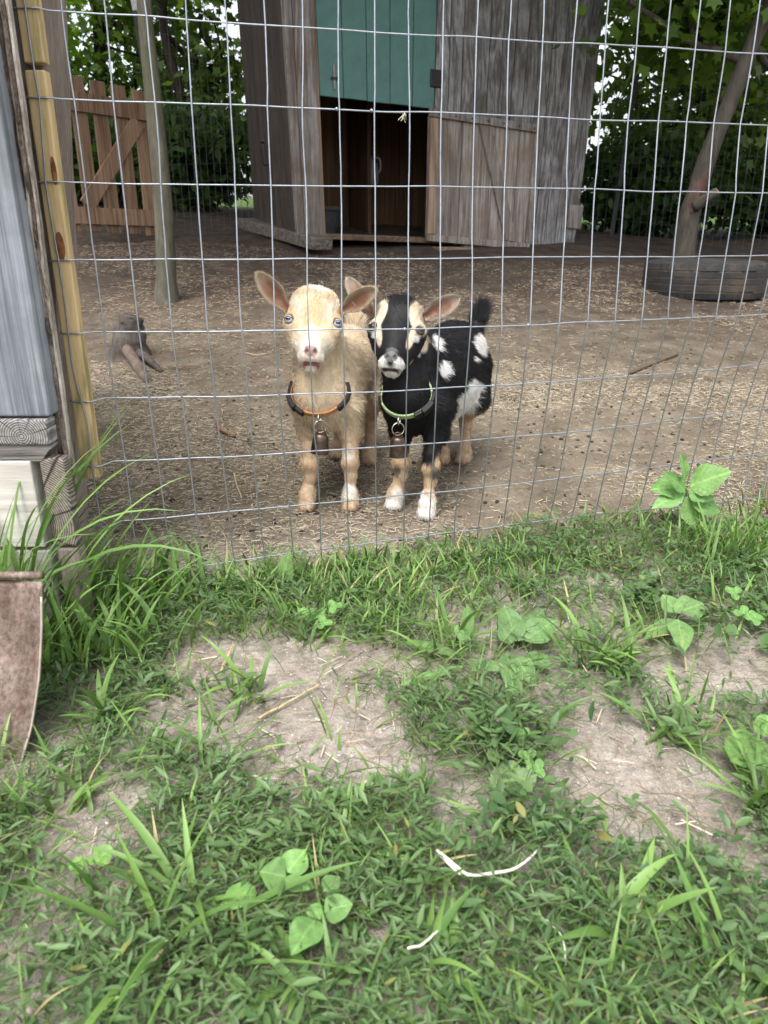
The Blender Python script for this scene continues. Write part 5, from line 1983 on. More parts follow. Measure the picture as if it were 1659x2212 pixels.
# ================================================================== shovel
def make_shovel():
    m, nt, b, out = new_mat('rusty shovel steel')
    v = mapped(nt, (1, 1, 1), False)
    n1, n2 = noise(nt, v, 9, 6, 0.7), noise(nt, v, 140, 5, 0.75)
    c = ramp(nt, n1, [(0.32, (0.095, 0.062, 0.048)), (0.5, (0.18, 0.132, 0.108)), (0.68, (0.265, 0.21, 0.178))])
    c = mixc(nt, 1.0, c, ramp(nt, n2, [(0.30, 0.35), (0.5, 1.0), (0.70, 1.55)]), 'MULTIPLY')
    c = mixc(nt, ramp(nt, noise(nt, v, 45, 5, 0.7), [(0.54, 0.0), (0.66, 0.75)]), c, (0.09, 0.04, 0.028))
    nt.links.new(c, b.inputs['Base Color'])
    b.inputs['Roughness'].default_value = 0.62
    b.inputs['Metallic'].default_value = 0.35
    bump(nt, n2, b, 0.35, 0.002)
    cx = -0.507
    root = empty('shovel', (cx, 0.70, 0.0), 'rusty brown shovel blade standing in the grass at the left edge', 'shovel')
    zc = np.array([0.200, 0.15, 0.090, 0.037, -0.012, -0.037, -0.054, -0.068, -0.080])
    hw = np.array([0.1055, 0.104, 0.0995, 0.0915, 0.0775, 0.063, 0.047, 0.028, 0.004])
    V = []
    nz, na = 34, 25
    for i in range(nz):
        t = i / (nz - 1)
        z = 0.200 - 0.280 * t
        w = np.interp(-z, -zc, hw)
        y = 0.80 - 0.118 * t + 0.035 * math.sin(math.pi * t) * 0.4
        for j in range(na):
            a = -1 + 2 * j / (na - 1)
            dish = 0.028 * (1 - a * a) * (1 - 0.45 * t)
            z2 = z - 0.010 * (1 - a * a) * (1 - t)
            V.append((cx + w * a, y + dish - 0.018, z2))
    o = obj('blade', V, grid_faces(nz, na), m, root, sm=True)
    so = o.modifiers.new('thickness', 'SOLIDIFY')
    so.thickness = 0.0028
    # worn bright rim along the cutting edge
    rim = []
    Vn = np.array(V).reshape(nz, na, 3)
    edge = [Vn[i, na - 1] for i in range(nz)] + [Vn[i, 0] for i in range(nz - 1, -1, -1)]
    v, f = tube(edge[2:-2], 0.0016, 5)
    obj('worn_edge', v, f, plain('worn steel edge', (0.42, 0.36, 0.31), 0.5, 0.5), root, sm=True)
    # rolled foot steps and socket
    for e in (-1, 1):
        v, f = tube([(cx + e * 0.03, 0.806, 0.197), (cx + e * 0.104, 0.79, 0.205)], 0.005, 8)
        obj('foot_step', v, f, m, root, sm=True)
    v, f = tube(spline([(cx, 0.80, 0.10), (cx - 0.004, 0.815, 0.2), (cx - 0.02, 0.86, 0.42)], 14), np.linspace(0.024, 0.021, 14), 14)
    obj('socket', v, f, m, root, sm=True)
    v, f = tube([(cx - 0.018, 0.855, 0.40), (cx - 0.08, 0.985, 1.22)], 0.0195, 14)
    obj('handle', v, f, M['cedar'], root, sm=True)


make_shovel()


# ================================================================== stump, sticks, single straws
def make_stump():
    p = P(285, 795, 2.78)
    p[2] = float(terrain(p[0], p[1])) - 0.02
    c = empty('tree_stump', p, 'small dark stump with a forked root in the soil beside the fence post', 'stump')
    w = M['bark_dark2'] = bark('grey brown stump wood', (0.045, 0.038, 0.034), (0.135, 0.115, 0.10), None, 40)
    v, f = trunk_mesh([p, p + [0.0, 0, 0.07], p + [0.012, 0.0, 0.13], p + [0.02, 0, 0.165]], [0.072, 0.058, 0.05, 0.036], 16, 22, 0.26, 3, 0.7)
    obj('butt', v, f, w, c, sm=True)
    a = P(272, 775, 2.70)
    e1, e2 = P(300, 800, 2.62), P(322, 842, 2.50)
    e2[2] = float(terrain(e2[0], e2[1]))
    v, f = trunk_mesh([p + [-0.01, -0.03, 0.06], e1 + [0, 0, 0.01], e2], [0.022, 0.021, 0.015], 10, 16, 0.15, 5)
    obj('root', v, f, bark('pale root', (0.08, 0.06, 0.048), (0.21, 0.165, 0.135)), c, sm=True)
    q = P(350, 815, 2.62)
    q[2] = float(terrain(q[0], q[1]))
    v, f = trunk_mesh([p + [0.02, 0, 0.03], (p + q) / 2 + [0, 0, 0.035], q], [0.022, 0.016, 0.008], 8, 14, 0.15, 6)
    obj('root', v, f, w, c, sm=True)


make_stump()


def lay(pts_px, lift=0.004):
    r = []
    for (px, py) in pts_px:
        q = G(px, py)
        q[2] += lift
        r.append(q)
    return np.array(r)


def stick(name, pts_px, r0, r1, col, label, cat, lift=0.004, flat=False):
    pts = lay(pts_px, 0.0)
    pts = spline(pts + (np.array([0, 0, H]) - pts) * (lift / H), 18)
    pts[:, 2] += 0.002 * np.array([vnoise(i * 0.5, r0 * 999, 2) for i in range(18)])
    v, f = tube(pts, np.linspace(r0, r1, 18), 6)
    o = obj(name, v, f, plain(label[:20], col, 0.75, 0, 0.25, 0.3, 90, 0.3, 0.001), origin=pts[0], sm=True)
    tag(o, label, cat)


stick('stick', [(470, 912), (474, 926), (490, 936), (508, 943)], 0.0075, 0.004, (0.22, 0.12, 0.075), 'short curved reddish stick on the soil in front of the stump', 'stick')
stick('stick', [(1360, 806), (1400, 790), (1440, 775), (1465, 765)], 0.007, 0.003, (0.10, 0.07, 0.05), 'long thin brown stick lying on the soil before the tyre', 'stick')
stick('straw_stalk', [(525, 762), (555, 767), (580, 763)], 0.0018, 0.0012, (0.42, 0.34, 0.22), 'single pale straw on bare soil left of the cream kid', 'straw')
stick('straw_stalk', [(505, 1020), (512, 1050), (522, 1075)], 0.0022, 0.0015, (0.42, 0.35, 0.22), 'bent pale straw standing between stump and cream kid', 'straw')
stick('straw_stalk', [(560, 1552), (620, 1520), (690, 1480)], 0.0017, 0.0012, (0.48, 0.38, 0.22), 'long golden straw across the bare patch before the kids', 'straw', 0.006)
stick('straw_stalk', [(944, 1838), (985, 1874), (1020, 1892), (1090, 1885), (1130, 1868), (1160, 1838)], 0.0016, 0.0011, (0.66, 0.62, 0.52), 'bowed whitish straw arching over the low weeds', 'straw', 0.042)
stick('straw_stalk', [(948, 1846), (990, 1886), (1030, 1893), (1110, 1880)], 0.0016, 0.0013, (0.68, 0.64, 0.55), 'whitish straw lying along the bowed straw', 'straw', 0.038)
stick('straw_stalk', [(478, 1450), (492, 1420), (505, 1390)], 0.0022, 0.0016, (0.42, 0.33, 0.2), 'golden straw at the upper end of the bare patch', 'straw', 0.008)
stick('straw_stalk', [(880, 2052), (915, 2040), (945, 2012)], 0.0012, 0.0009, (0.6, 0.56, 0.46), 'short pale straw among low weeds at the bottom middle', 'straw', 0.036)
stick('straw_stalk', [(1170, 1985), (1190, 1998), (1215, 2030), (1222, 2085)], 0.0008, 0.0006, (0.6, 0.55, 0.45), 'thin curled pale stem among weeds lower right', 'straw', 0.038)


# ================================================================== litter on the ground
def scatter(n, x0, x1, y0, y1, keep, g):
    x, y = g.uniform(x0, x1, n * 3), g.uniform(y0, y1, n * 3)
    k = keep(x, y) > g.random(n * 3)
    x, y = x[k][:n], y[k][:n]
    return np.stack([x, y, terrain(x, y)], -1)


fx = np.linspace(-1.2, 1.6, 60)
fy = np.array([fence_pt(q, 9)[1] for q in fx])


def pen_side(x, y):
    """distance behind the fence's foot"""
    return y - np.interp(x, fx, fy)


BARE = []
for (px, py, rx, ry) in ((670, 1590, 225, 130), (590, 1440, 265, 62), (400, 1560, 95, 75), (1390, 1730, 245, 135), (993, 1740, 78, 115), (215, 1780, 125, 100), (800, 1690, 160, 55), (1560, 1490, 110, 36), (1290, 1610, 150, 50)):
    c_ = G(px, py)
    BARE.append((c_[0], c_[1], abs(G(px + rx, py)[0] - G(px - rx, py)[0]) / 2, abs(G(px, py - ry)[1] - G(px, py + ry)[1]) / 2))


def bare(x, y):
    """1 on the trodden patches of the turf"""
    d = np.full(np.shape(x), 9.0)
    for (cx, cy, rx, ry) in BARE:
        d = np.minimum(d, np.hypot((x - cx) / rx, (y - cy) / ry))
    d = d + 0.55 * (fbm(np.asarray(x) * 14, np.asarray(y) * 14, 61) - 0.5)
    return smooth(1.08, 0.80, d)


STRAW_V = np.array([(-0.5, 0, 0), (0.5, 0, 0), (-0.5, 0.5, 0.03), (0.5, 0.5, 0.03), (-0.4, 1, 0), (0.4, 1, 0), (0, 0.02, 0.45), (0, 0.5, 0.5), (0, 0.98, 0.4)])
STRAW_F = np.array([(0, 6, 7, 2), (6, 1, 3, 7), (2, 7, 8, 4), (7, 3, 5, 8)])


def straws(name, pos, lmin, lmax, wmin, wmax, c0, c1, label, g, tilt=0.15, lift=0.002):
    n = len(pos)
    a = g.uniform(0, 2 * math.pi, n)
    al = np.stack([np.cos(a), np.sin(a), g.normal(0, tilt, n)], -1)
    al = norm(al)
    si = norm(np.cross(al, np.array([0, 0, 1.0])))
    up = np.cross(si, al)
    L = (g.uniform(lmin, lmax, n) * g.uniform(0.5, 1.0, n))[:, None]
    W = g.uniform(wmin, wmax, n)[:, None]
    R = np.stack([si * W, al * L, up * W], -1)
    t = g.random((n, 1))
    C = np.array(c0) * (1 - t) + np.array(c1) * t
    p = pos.copy()
    p[:, 2] += lift + g.random(n) * 0.004
    V, F, CC = bulk(STRAW_V, STRAW_F, R, p, C)
    o = obj(name, V, F, M['straw'], cols=CC)
    tag(o, label, 'straw', kind='stuff')


gl = np.random.default_rng(77)
patchy = lambda x, y: 0.12 + 0.88 * smooth(0.42, 0.62, fbm(x * 2.6, y * 2.6, 51))
pos = scatter(34000, -1.1, 1.4, 1.15, 2.7, lambda x, y: smooth(-0.06, 0.05, pen_side(x, y)) * patchy(x, y), gl)
straws('chopped_straw', pos, 0.005, 0.028, 0.0006, 0.0018, (0.20, 0.16, 0.11), (0.58, 0.51, 0.38), 'chopped straw litter trodden into the soil of the pen', gl)
pos = scatter(15000, -2.0, 2.6, 2.5, 5.0, lambda x, y: patchy(x, y) * 0.8, gl)
straws('far_straw', pos, 0.010, 0.036, 0.0012, 0.0028, (0.16, 0.115, 0.075), (0.42, 0.35, 0.25), 'straw scraps strewn over the back of the pen', gl)
pos = scatter(2600, -2.2, 0.2, 1.6, 5.2, lambda x, y: smooth(0.3, -0.7, x), gl)
straws('pine_needles', pos, 0.04, 0.10, 0.0007, 0.0013, (0.13, 0.06, 0.03), (0.26, 0.13, 0.07), 'reddish fallen pine needles at the left of the pen', gl, 0.06)
pos = scatter(190, -0.8, 0.8, 0.3, 1.4, lambda x, y: 0.25 + 0.75 * bare(x, y), gl)
straws('turf_straw', pos, 0.010, 0.050, 0.0008, 0.0022, (0.38, 0.30, 0.19), (0.60, 0.54, 0.42), 'loose straw scraps on the bare patches of the turf', gl, 0.12, 0.004)
pos = scatter(650, -0.8, 0.8, 0.3, 1.4, lambda x, y: 0.2 + 0.8 * bare(x, y), gl)
straws('turf_needles', pos, 0.03, 0.08, 0.0005, 0.0009, (0.20, 0.10, 0.05), (0.42, 0.28, 0.17), 'thin dry needles and stems on the bare patches', gl, 0.05, 0.003)

ICO = np.array([(0, 0, 1), (0.894, 0, 0.447), (0.276, 0.851, 0.447), (-0.724, 0.526, 0.447), (-0.724, -0.526, 0.447), (0.276, -0.851, 0.447),
                (0.724, 0.526, -0.447), (-0.276, 0.851, -0.447), (-0.894, 0, -0.447), (-0.276, -0.851, -0.447), (0.724, -0.526, -0.447), (0, 0, -1)])
ICOF = np.array([(0, 1, 2), (0, 2, 3), (0, 3, 4), (0, 4, 5), (0, 5, 1), (1, 6, 2), (2, 7, 3), (3, 8, 4), (4, 9, 5), (5, 10, 1), (2, 6, 7), (3, 7, 8), (4, 8, 9), (5, 9, 10), (1, 10, 6), (6, 11, 7), (7, 11, 8), (8, 11, 9), (9, 11, 10), (10, 11, 6)])


def pebbles(name, pos, r0, r1, c0, c1, label, cat, g, mat):
    n = len(pos)
    sc = g.uniform(r0, r1, n)[:, None, None] * np.stack([np.diag(q) for q in g.uniform(0.7, 1.2, (n, 3)) * np.array([1, 1, 0.75])])
    a = g.uniform(0, 6.28, n)
    Rz = np.zeros((n, 3, 3))
    Rz[:, 0, 0] = np.cos(a)
    Rz[:, 0, 1] = -np.sin(a)
    Rz[:, 1, 0] = np.sin(a)
    Rz[:, 1, 1] = np.cos(a)
    Rz[:, 2, 2] = 1
    t = g.random((n, 1))
    p = pos.copy()
    p[:, 2] += r0 * 0.25
    V, F, C = bulk(ICO, ICOF, Rz @ sc, p, np.array(c0) * (1 - t) + np.array(c1) * t)
    o = obj(name, V, F, mat, cols=C, sm=True)
    tag(o, label, cat, kind='stuff')


pos = scatter(5200, -0.9, 0.9, 0.3, 1.5, lambda x, y: 0.12 + 0.88 * bare(x, y), gl)
pebbles('grit', pos, 0.0006, 0.0022, (0.22, 0.18, 0.15), (0.50, 0.45, 0.40), 'fine grit and tiny pebbles on the bare patches', 'gravel', gl, attr_mat('grit stone', 0.9, 0.2))
pos = scatter(3500, -1.2, 1.6, 1.3, 4.0, lambda x, y: smooth(0, 0.1, pen_side(x, y)), gl)
pebbles('soil_crumbs', pos, 0.0015, 0.006, (0.06, 0.045, 0.033), (0.16, 0.125, 0.09), 'loose crumbs of soil in the pen', 'soil', gl, attr_mat('soil crumb', 0.95, 0.1))
pos = scatter(150, -0.6, 0.9, 1.2, 2.4, lambda x, y: smooth(-0.03, 0.02, pen_side(x, y)), gl)
pebbles('droppings', pos, 0.0045, 0.0075, (0.016, 0.012, 0.010), (0.045, 0.034, 0.026), 'small dark goat droppings scattered behind the fence', 'droppings', gl, attr_mat('dropping', 0.6, 0.3))


# ================================================================== single broad-leaved weeds
def weed_leaf_mat():
    m, nt, b, out = new_mat('veined weed leaf')
    a = nt.nodes.new('ShaderNodeAttribute')
    a.attribute_name = 'col'
    uv = nt.nodes.new('ShaderNodeUVMap')
    sep = nt.nodes.new('ShaderNodeSeparateXYZ')
    nt.links.new(uv.outputs[0], sep.inputs[0])
    ab = nt.nodes.new('ShaderNodeMath')
    ab.operation = 'ABSOLUTE'
    nt.links.new(sep.outputs['X'], ab.inputs[0])
    mid = ramp(nt, ab.outputs[0], [(0.0, 1.0), (0.05, 0.6), (0.10, 0.0)])
    k = nt.nodes.new('ShaderNodeMath')
    k.operation = 'MULTIPLY_ADD'
    k.inputs[1].default_value = -0.45
    nt.links.new(ab.outputs[0], k.inputs[0])
    nt.links.new(sep.outputs['Y'], k.inputs[2])
    w = nt.nodes.new('ShaderNodeMath')
    w.operation = 'MULTIPLY'
    w.inputs[1].default_value = 7.0
    nt.links.new(k.outputs[0], w.inputs[0])
    fr = nt.nodes.new('ShaderNodeMath')
    fr.operation = 'FRACT'
    nt.links.new(w.outputs[0], fr.inputs[0])
    ve = ramp(nt, fr.outputs[0], [(0.0, 0.7), (0.10, 0.0), (0.90, 0.0), (1.0, 0.7)])
    vein = mixc(nt, 1.0, mid, ve, 'ADD')
    v = mapped(nt, (1, 1, 1))
    sp = ramp(nt, noise(nt, v, 150, 3), [(0.3, 0.78), (0.7, 1.18)])
    c = mixc(nt, 1.0, a.outputs['Color'], sp, 'MULTIPLY')
    lt_ = mixc(nt, 1.0, c, (1.45, 1.35, 1.4), 'MULTIPLY')
    c = mixc(nt, vein, c, lt_)
    nt.links.new(c, b.inputs['Base Color'])
    b.inputs['Roughness'].default_value = 0.5
    b.inputs['Specular IOR Level'].default_value = 0.3
    bump(nt, vein, b, 0.3, 0.001)
    t = nt.nodes.new('ShaderNodeBsdfTranslucent')
    mx = nt.nodes.new('ShaderNodeMixShader')
    mx.inputs[0].default_value = 0.22
    nt.links.new(mixc(nt, 1.0, c, (1.4, 1.5, 0.7), 'MULTIPLY'), t.inputs['Color'])
    nt.links.new(b.outputs[0], mx.inputs[1])
    nt.links.new(t.outputs[0], mx.inputs[2])
    nt.links.new(mx.outputs[0], out.inputs['Surface'])
    return m


M['weed'] = weed_leaf_mat()
CLEAR = []                                # spots the ground cover leaves free for the single weeds


def big_leaf(base, along, up, L, W, col, parent, shape='ovate', fold=0.18, droop=0.35, teeth=0.0, seed=0, wave=0.13, name='leaf', pts=True):
    along = norm(along)
    up = norm(np.asarray(up, float) - along * np.dot(up, along))
    s = np.cross(along, up)
    nl, na = 15, 9
    V, UV = [], []
    for i in range(nl):
        t = i / (nl - 1)
        if shape == 'ovate':
            w = math.sin(math.pi * t ** 0.72) ** 0.85 if 0 < t < 1 else 0.0
        elif shape == 'round':
            w = math.sqrt(max(0, 1 - (2 * t - 1) ** 2)) ** 0.85
        elif shape == 'strap':
            w = math.sin(math.pi * min(1, 0.12 + t * 0.88) ** 1.25) ** 0.8 if t < 1 else 0
        else:                                   # heart-like clover leaflet
            w = math.sin(math.pi * min(1, t ** 0.9 * 0.93 + 0.0)) ** 0.8
        w = w * W / 2
        if teeth:
            w *= 1 + teeth * (((t * 7) % 1) - 0.5) * (1 if 0.08 < t < 0.95 else 0)
        cdrop = -droop * L * t * t * 0.6
        for j in range(na):
            a = -1 + 2 * j / (na - 1)
            p = np.asarray(base) + along * L * t * (1 - 0.12 * droop * t) + s * w * a + up * (cdrop + fold * abs(a) * w + wave * w * math.sin(t * 9 + a * 2 + seed) * abs(a))
            V.append(p)
            UV.append((a * w / (W / 2 + 1e-6) * 1.0, t))
    n_ = len(V)
    rg_ = np.random.default_rng(seed)
    C = np.tile(np.array(col) * rg_.uniform(0.88, 1.12), (n_, 1))
    return obj(name, V, grid_faces(nl, na), M['weed'], parent, sm=True, cols=C, uvs=UV)


GREEN = (0.15, 0.29, 0.09)
PALE = (0.21, 0.37, 0.125)


def stem(parent, pts, r, col=(0.16, 0.22, 0.09), name='stem'):
    v, f = tube(spline(pts, 10), np.linspace(r, r * 0.6, 10), 6)
    obj(name, v, f, M['leaf'], parent, sm=True, cols=np.tile([col], (len(v), 1)))


def tall_weed():
    b_ = G(1492, 1152)
    Y = b_[1]
    c = empty('broadleaf_weed', b_, 'tall pale broadleaf weed with toothed leaves against the fence at right', 'weed')
    top = P(1478, 1050, Y)
    stem(c, [b_, (b_ + top) / 2 + [0.005, 0, 0], top], 0.0032)
    L = [((1478, 1052), (1415, 1052), 0.045, 0.2, GREEN), ((1480, 1040), (1475, 985), 0.036, 0.1, PALE), ((1490, 1050), (1572, 1018), 0.052, 0.15, PALE), ((1485, 1070), (1525, 1148), 0.055, 0.3, PALE),
         ((1488, 1062), (1540, 1075), 0.032, 0.2, GREEN), ((1474, 1066), (1418, 1088), 0.030, 0.4, GREEN), ((1495, 1085), (1560, 1100), 0.036, 0.3, GREEN), ((1480, 1060), (1440, 1020), 0.026, 0.1, GREEN)]
    for i, (q0, q1, w, dr, col) in enumerate(L):
        a, e = P(*q0, Y - 0.004 * i), P(*q1, Y - 0.03 - 0.01 * (i % 3))
        d = e - a
        up = norm(np.array([0.1 * math.sin(i), -0.75, 0.75]))
        stem(c, [top + (a - top) * 0.2, a], 0.0015)
        big_leaf(a, d, up, np.linalg.norm(d) * 1.08, w * 1.3, col, c, 'ovate', 0.10, dr, 0.16, 500 + i)


tall_weed()


def rosette(px, py, leaves, label, name='broadleaf_weed', shape='ovate', col=GREEN, lift=0.012, dr=0.2, fold=0.15, petiole=True, teeth=0.0):
    """leaves: (px,py of base), (px,py of tip), width"""
    b_ = G(px, py)
    c = empty(name, b_, label, 'weed')
    for i, (q0, q1, w, z0, z1) in enumerate(leaves):
        a, e = G(*q0), G(*q1)
        z0, z1 = z0 + 0.012, z1 + 0.016
        a = a + (np.array([0, 0, H]) - a) * (z0 / H)      # raise along the line of sight, keeps the measured place
        e = e + (np.array([0, 0, H]) - e) * (z1 / H)
        CLEAR.append((*((a + e) / 2)[:2], float(np.linalg.norm((e - a)[:2])) * 0.5 + 0.004))
        d = e - a
        if petiole:
            stem(c, [b_ + [0, 0, 0.002], (b_ + a) / 2 + [0, 0, 0.006], a], 0.0012)
        big_leaf(a, d, norm(np.array([0, -0.35, 1.0])), np.linalg.norm(d), w, np.array(col) * (0.9 + 0.25 * ((i * 37) % 10) / 10), c, shape, fold, dr, teeth, 600 + i + int(px))
    return c


rosette(1120, 1395, [((1115, 1385), (1090, 1300), 0.042, 0.01, 0.045), ((1135, 1385), (1205, 1330), 0.044, 0.01, 0.035), ((1120, 1385), (1180, 1298), 0.036, 0.012, 0.02), ((1105, 1390), (1080, 1345), 0.03, 0.01, 0.03),
                     ((1115, 1420), (1150, 1470), 0.034, 0.008, 0.006), ((1095, 1410), (1115, 1500), 0.030, 0.006, 0.005), ((1140, 1410), (1190, 1440), 0.028, 0.008, 0.01)],
        'broad leaved plantain rosette before the right half of the fence', 'plantain', 'ovate', (0.13, 0.235, 0.085))
rosette(1015, 1400, [((1008, 1385), (1012, 1296), 0.020, 0.01, 0.035), ((1000, 1390), (985, 1345), 0.014, 0.008, 0.02), ((1000, 1420), (855, 1370), 0.02, 0.006, 0.01), ((1010, 1430), (1100, 1440), 0.018, 0.006, 0.01), ((1000, 1440), (860, 1470), 0.014, 0.004, 0.006)],
        'narrow leaved plantain left of the broad plantain', 'plantain', 'strap', (0.125, 0.23, 0.075))
rosette(1465, 1335, [((1462, 1325), (1432, 1280), 0.036, 0.02, 0.035), ((1470, 1322), (1522, 1298), 0.046, 0.02, 0.03), ((1465, 1338), (1478, 1400), 0.036, 0.02, 0.02), ((1460, 1340), (1395, 1372), 0.028, 0.01, 0.01), ((1462, 1326), (1470, 1290), 0.014, 0.022, 0.035)],
        'three leaved pale weed in the grass at the right', 'broadleaf_weed', 'ovate', (0.15, 0.265, 0.09))
rosette(1640, 1600, [((1645, 1598), (1587, 1635), 0.046, 0.012, 0.02), ((1650, 1590), (1662, 1545), 0.030, 0.012, 0.03), ((1645, 1600), (1655, 1660), 0.02, 0.01, 0.015)],
        'round leaved weed cut by the right edge of the picture', 'broadleaf_weed', 'round', (0.14, 0.26, 0.075))
rosette(640, 1905, [((618, 1895), (560, 1880), 0.030, 0.022, 0.026), ((622, 1885), (660, 1832), 0.028, 0.022, 0.03), ((615, 1900), (668, 1918), 0.016, 0.024, 0.026), ((640, 1910), (680, 1915), 0.013, 0.02, 0.02), ((550, 1915), (475, 1960), 0.024, 0.012, 0.016)],
        'weed with oval leaves in the lower left foreground, upper of two', 'broadleaf_weed', 'ovate', (0.14, 0.27, 0.075))
rosette(690, 1965, [((700, 1970), (762, 1950), 0.026, 0.022, 0.026), ((682, 1985), (630, 2055), 0.028, 0.022, 0.024), ((672, 1955), (690, 1982), 0.014, 0.024, 0.026), ((700, 1925), (735, 1890), 0.018, 0.018, 0.02)],
        'weed with oval leaves in the lower left foreground, lower of two', 'broadleaf_weed', 'ovate', (0.14, 0.27, 0.08))
rosette(195, 1872, [((206, 1865), (243, 1825), 0.022, 0.014, 0.022), ((180, 1872), (145, 1868), 0.017, 0.012, 0.014), ((192, 1868), (196, 1850), 0.010, 0.014, 0.018)],
        'small weed with two oval leaves on the left bare spot', 'broadleaf_weed', 'ovate', (0.16, 0.30, 0.07))
rosette(1110, 1690, [((1115, 1680), (1055, 1700), 0.040, 0.006, 0.010), ((1120, 1690), (1160, 1672), 0.030, 0.006, 0.012), ((1100, 1675), (1110, 1640), 0.03, 0.006, 0.012)],
        'flat dusty dandelion leaves in the middle of the turf', 'broadleaf_weed', 'ovate', (0.15, 0.24, 0.10), teeth=0.3)
rosette(612, 1262, [((612, 1255), (622, 1190), 0.030, 0.01, 0.06)], 'single upright plantain leaf before the fence left of the cream kid', 'plantain', 'ovate', (0.16, 0.28, 0.09))


def clover(px, py, Y_, heads, label, size, chevron=False):
    """three leaflets each"""
    b_ = G(px, py)
    c = empty('clover', b_, label, 'clover')
    for i, (qx, qy, hz, rot) in enumerate(heads):
        g0 = G(qx, qy)
        hz += 0.014
        h = g0 + (np.array([0, 0, H]) - g0) * (hz / H)
        CLEAR.append((h[0], h[1], size * 0.9))
        stem(c, [b_ + [0, 0, 0.001], (b_ + h) / 2 + [0, 0, 0.004], h], 0.0009)
        for k in range(3):
            a = rot + k * 2.094
            d = np.array([math.cos(a), math.sin(a) * 0.8, 0.15 + 0.5 * math.sin(a)])
            big_leaf(h, d, np.array([0, -0.5, 1.0]), size, size * 0.85, (0.13, 0.27, 0.07), c, 'round', 0.12, 0.1, 0.0, 700 + i * 3 + k)


clover(690, 1335, 0, [(663, 1325, 0.02, 0.4), (690, 1330, 0.022, 1.2), (722, 1310, 0.03, 0.2), (560 + 140, 1345, 0.018, 2.0)], 'clover patch with round leaflets under the cream kid', 0.0135)
clover(1600, 1290, 0, [(1585, 1280, 0.03, 0.5), (1605, 1325, 0.03, 1.1), (1635, 1335, 0.025, 0.1)], 'clover with round leaflets near the right edge', 0.015)
clover(90, 1190, 0, [(60, 1140, 0.07, 0.7), (118, 1150, 0.075, 0.1), (125, 1195, 0.06, 1.3)], 'large clover leaves in the tall grass before the coop', 0.026)
clover(1140, 1640, 0, [(1125, 1585, 0.02, 0.3), (1160, 1660, 0.014, 1.0), (1140, 1635, 0.016, 0.6)], 'small clover below the dark tuft on the turf', 0.012)


# ================================================================== low weeds and grass
gv = np.random.default_rng(101)
KN_V = np.array([(0, 0, 0), (0.11, 0.22, 0.045), (0.155, 0.50, 0.06), (0.095, 0.80, 0.035), (0, 1, -0.04), (-0.095, 0.80, 0.035), (-0.155, 0.50, 0.06), (-0.11, 0.22, 0.045), (0, 0.3, 0), (0, 0.65, 0.01)])
KN_F = np.array([(0, 1, 8, 8), (1, 2, 9, 8), (2, 3, 9, 9), (3, 4, 9, 9), (4, 5, 9, 9), (5, 6, 9, 9), (6, 7, 8, 9), (7, 0, 8, 8)])
KN_T = np.array([(0, 1, 8), (1, 2, 9), (1, 9, 8), (2, 3, 9), (3, 4, 9), (4, 5, 9), (5, 6, 9), (6, 7, 8), (6, 8, 9), (7, 0, 8)])


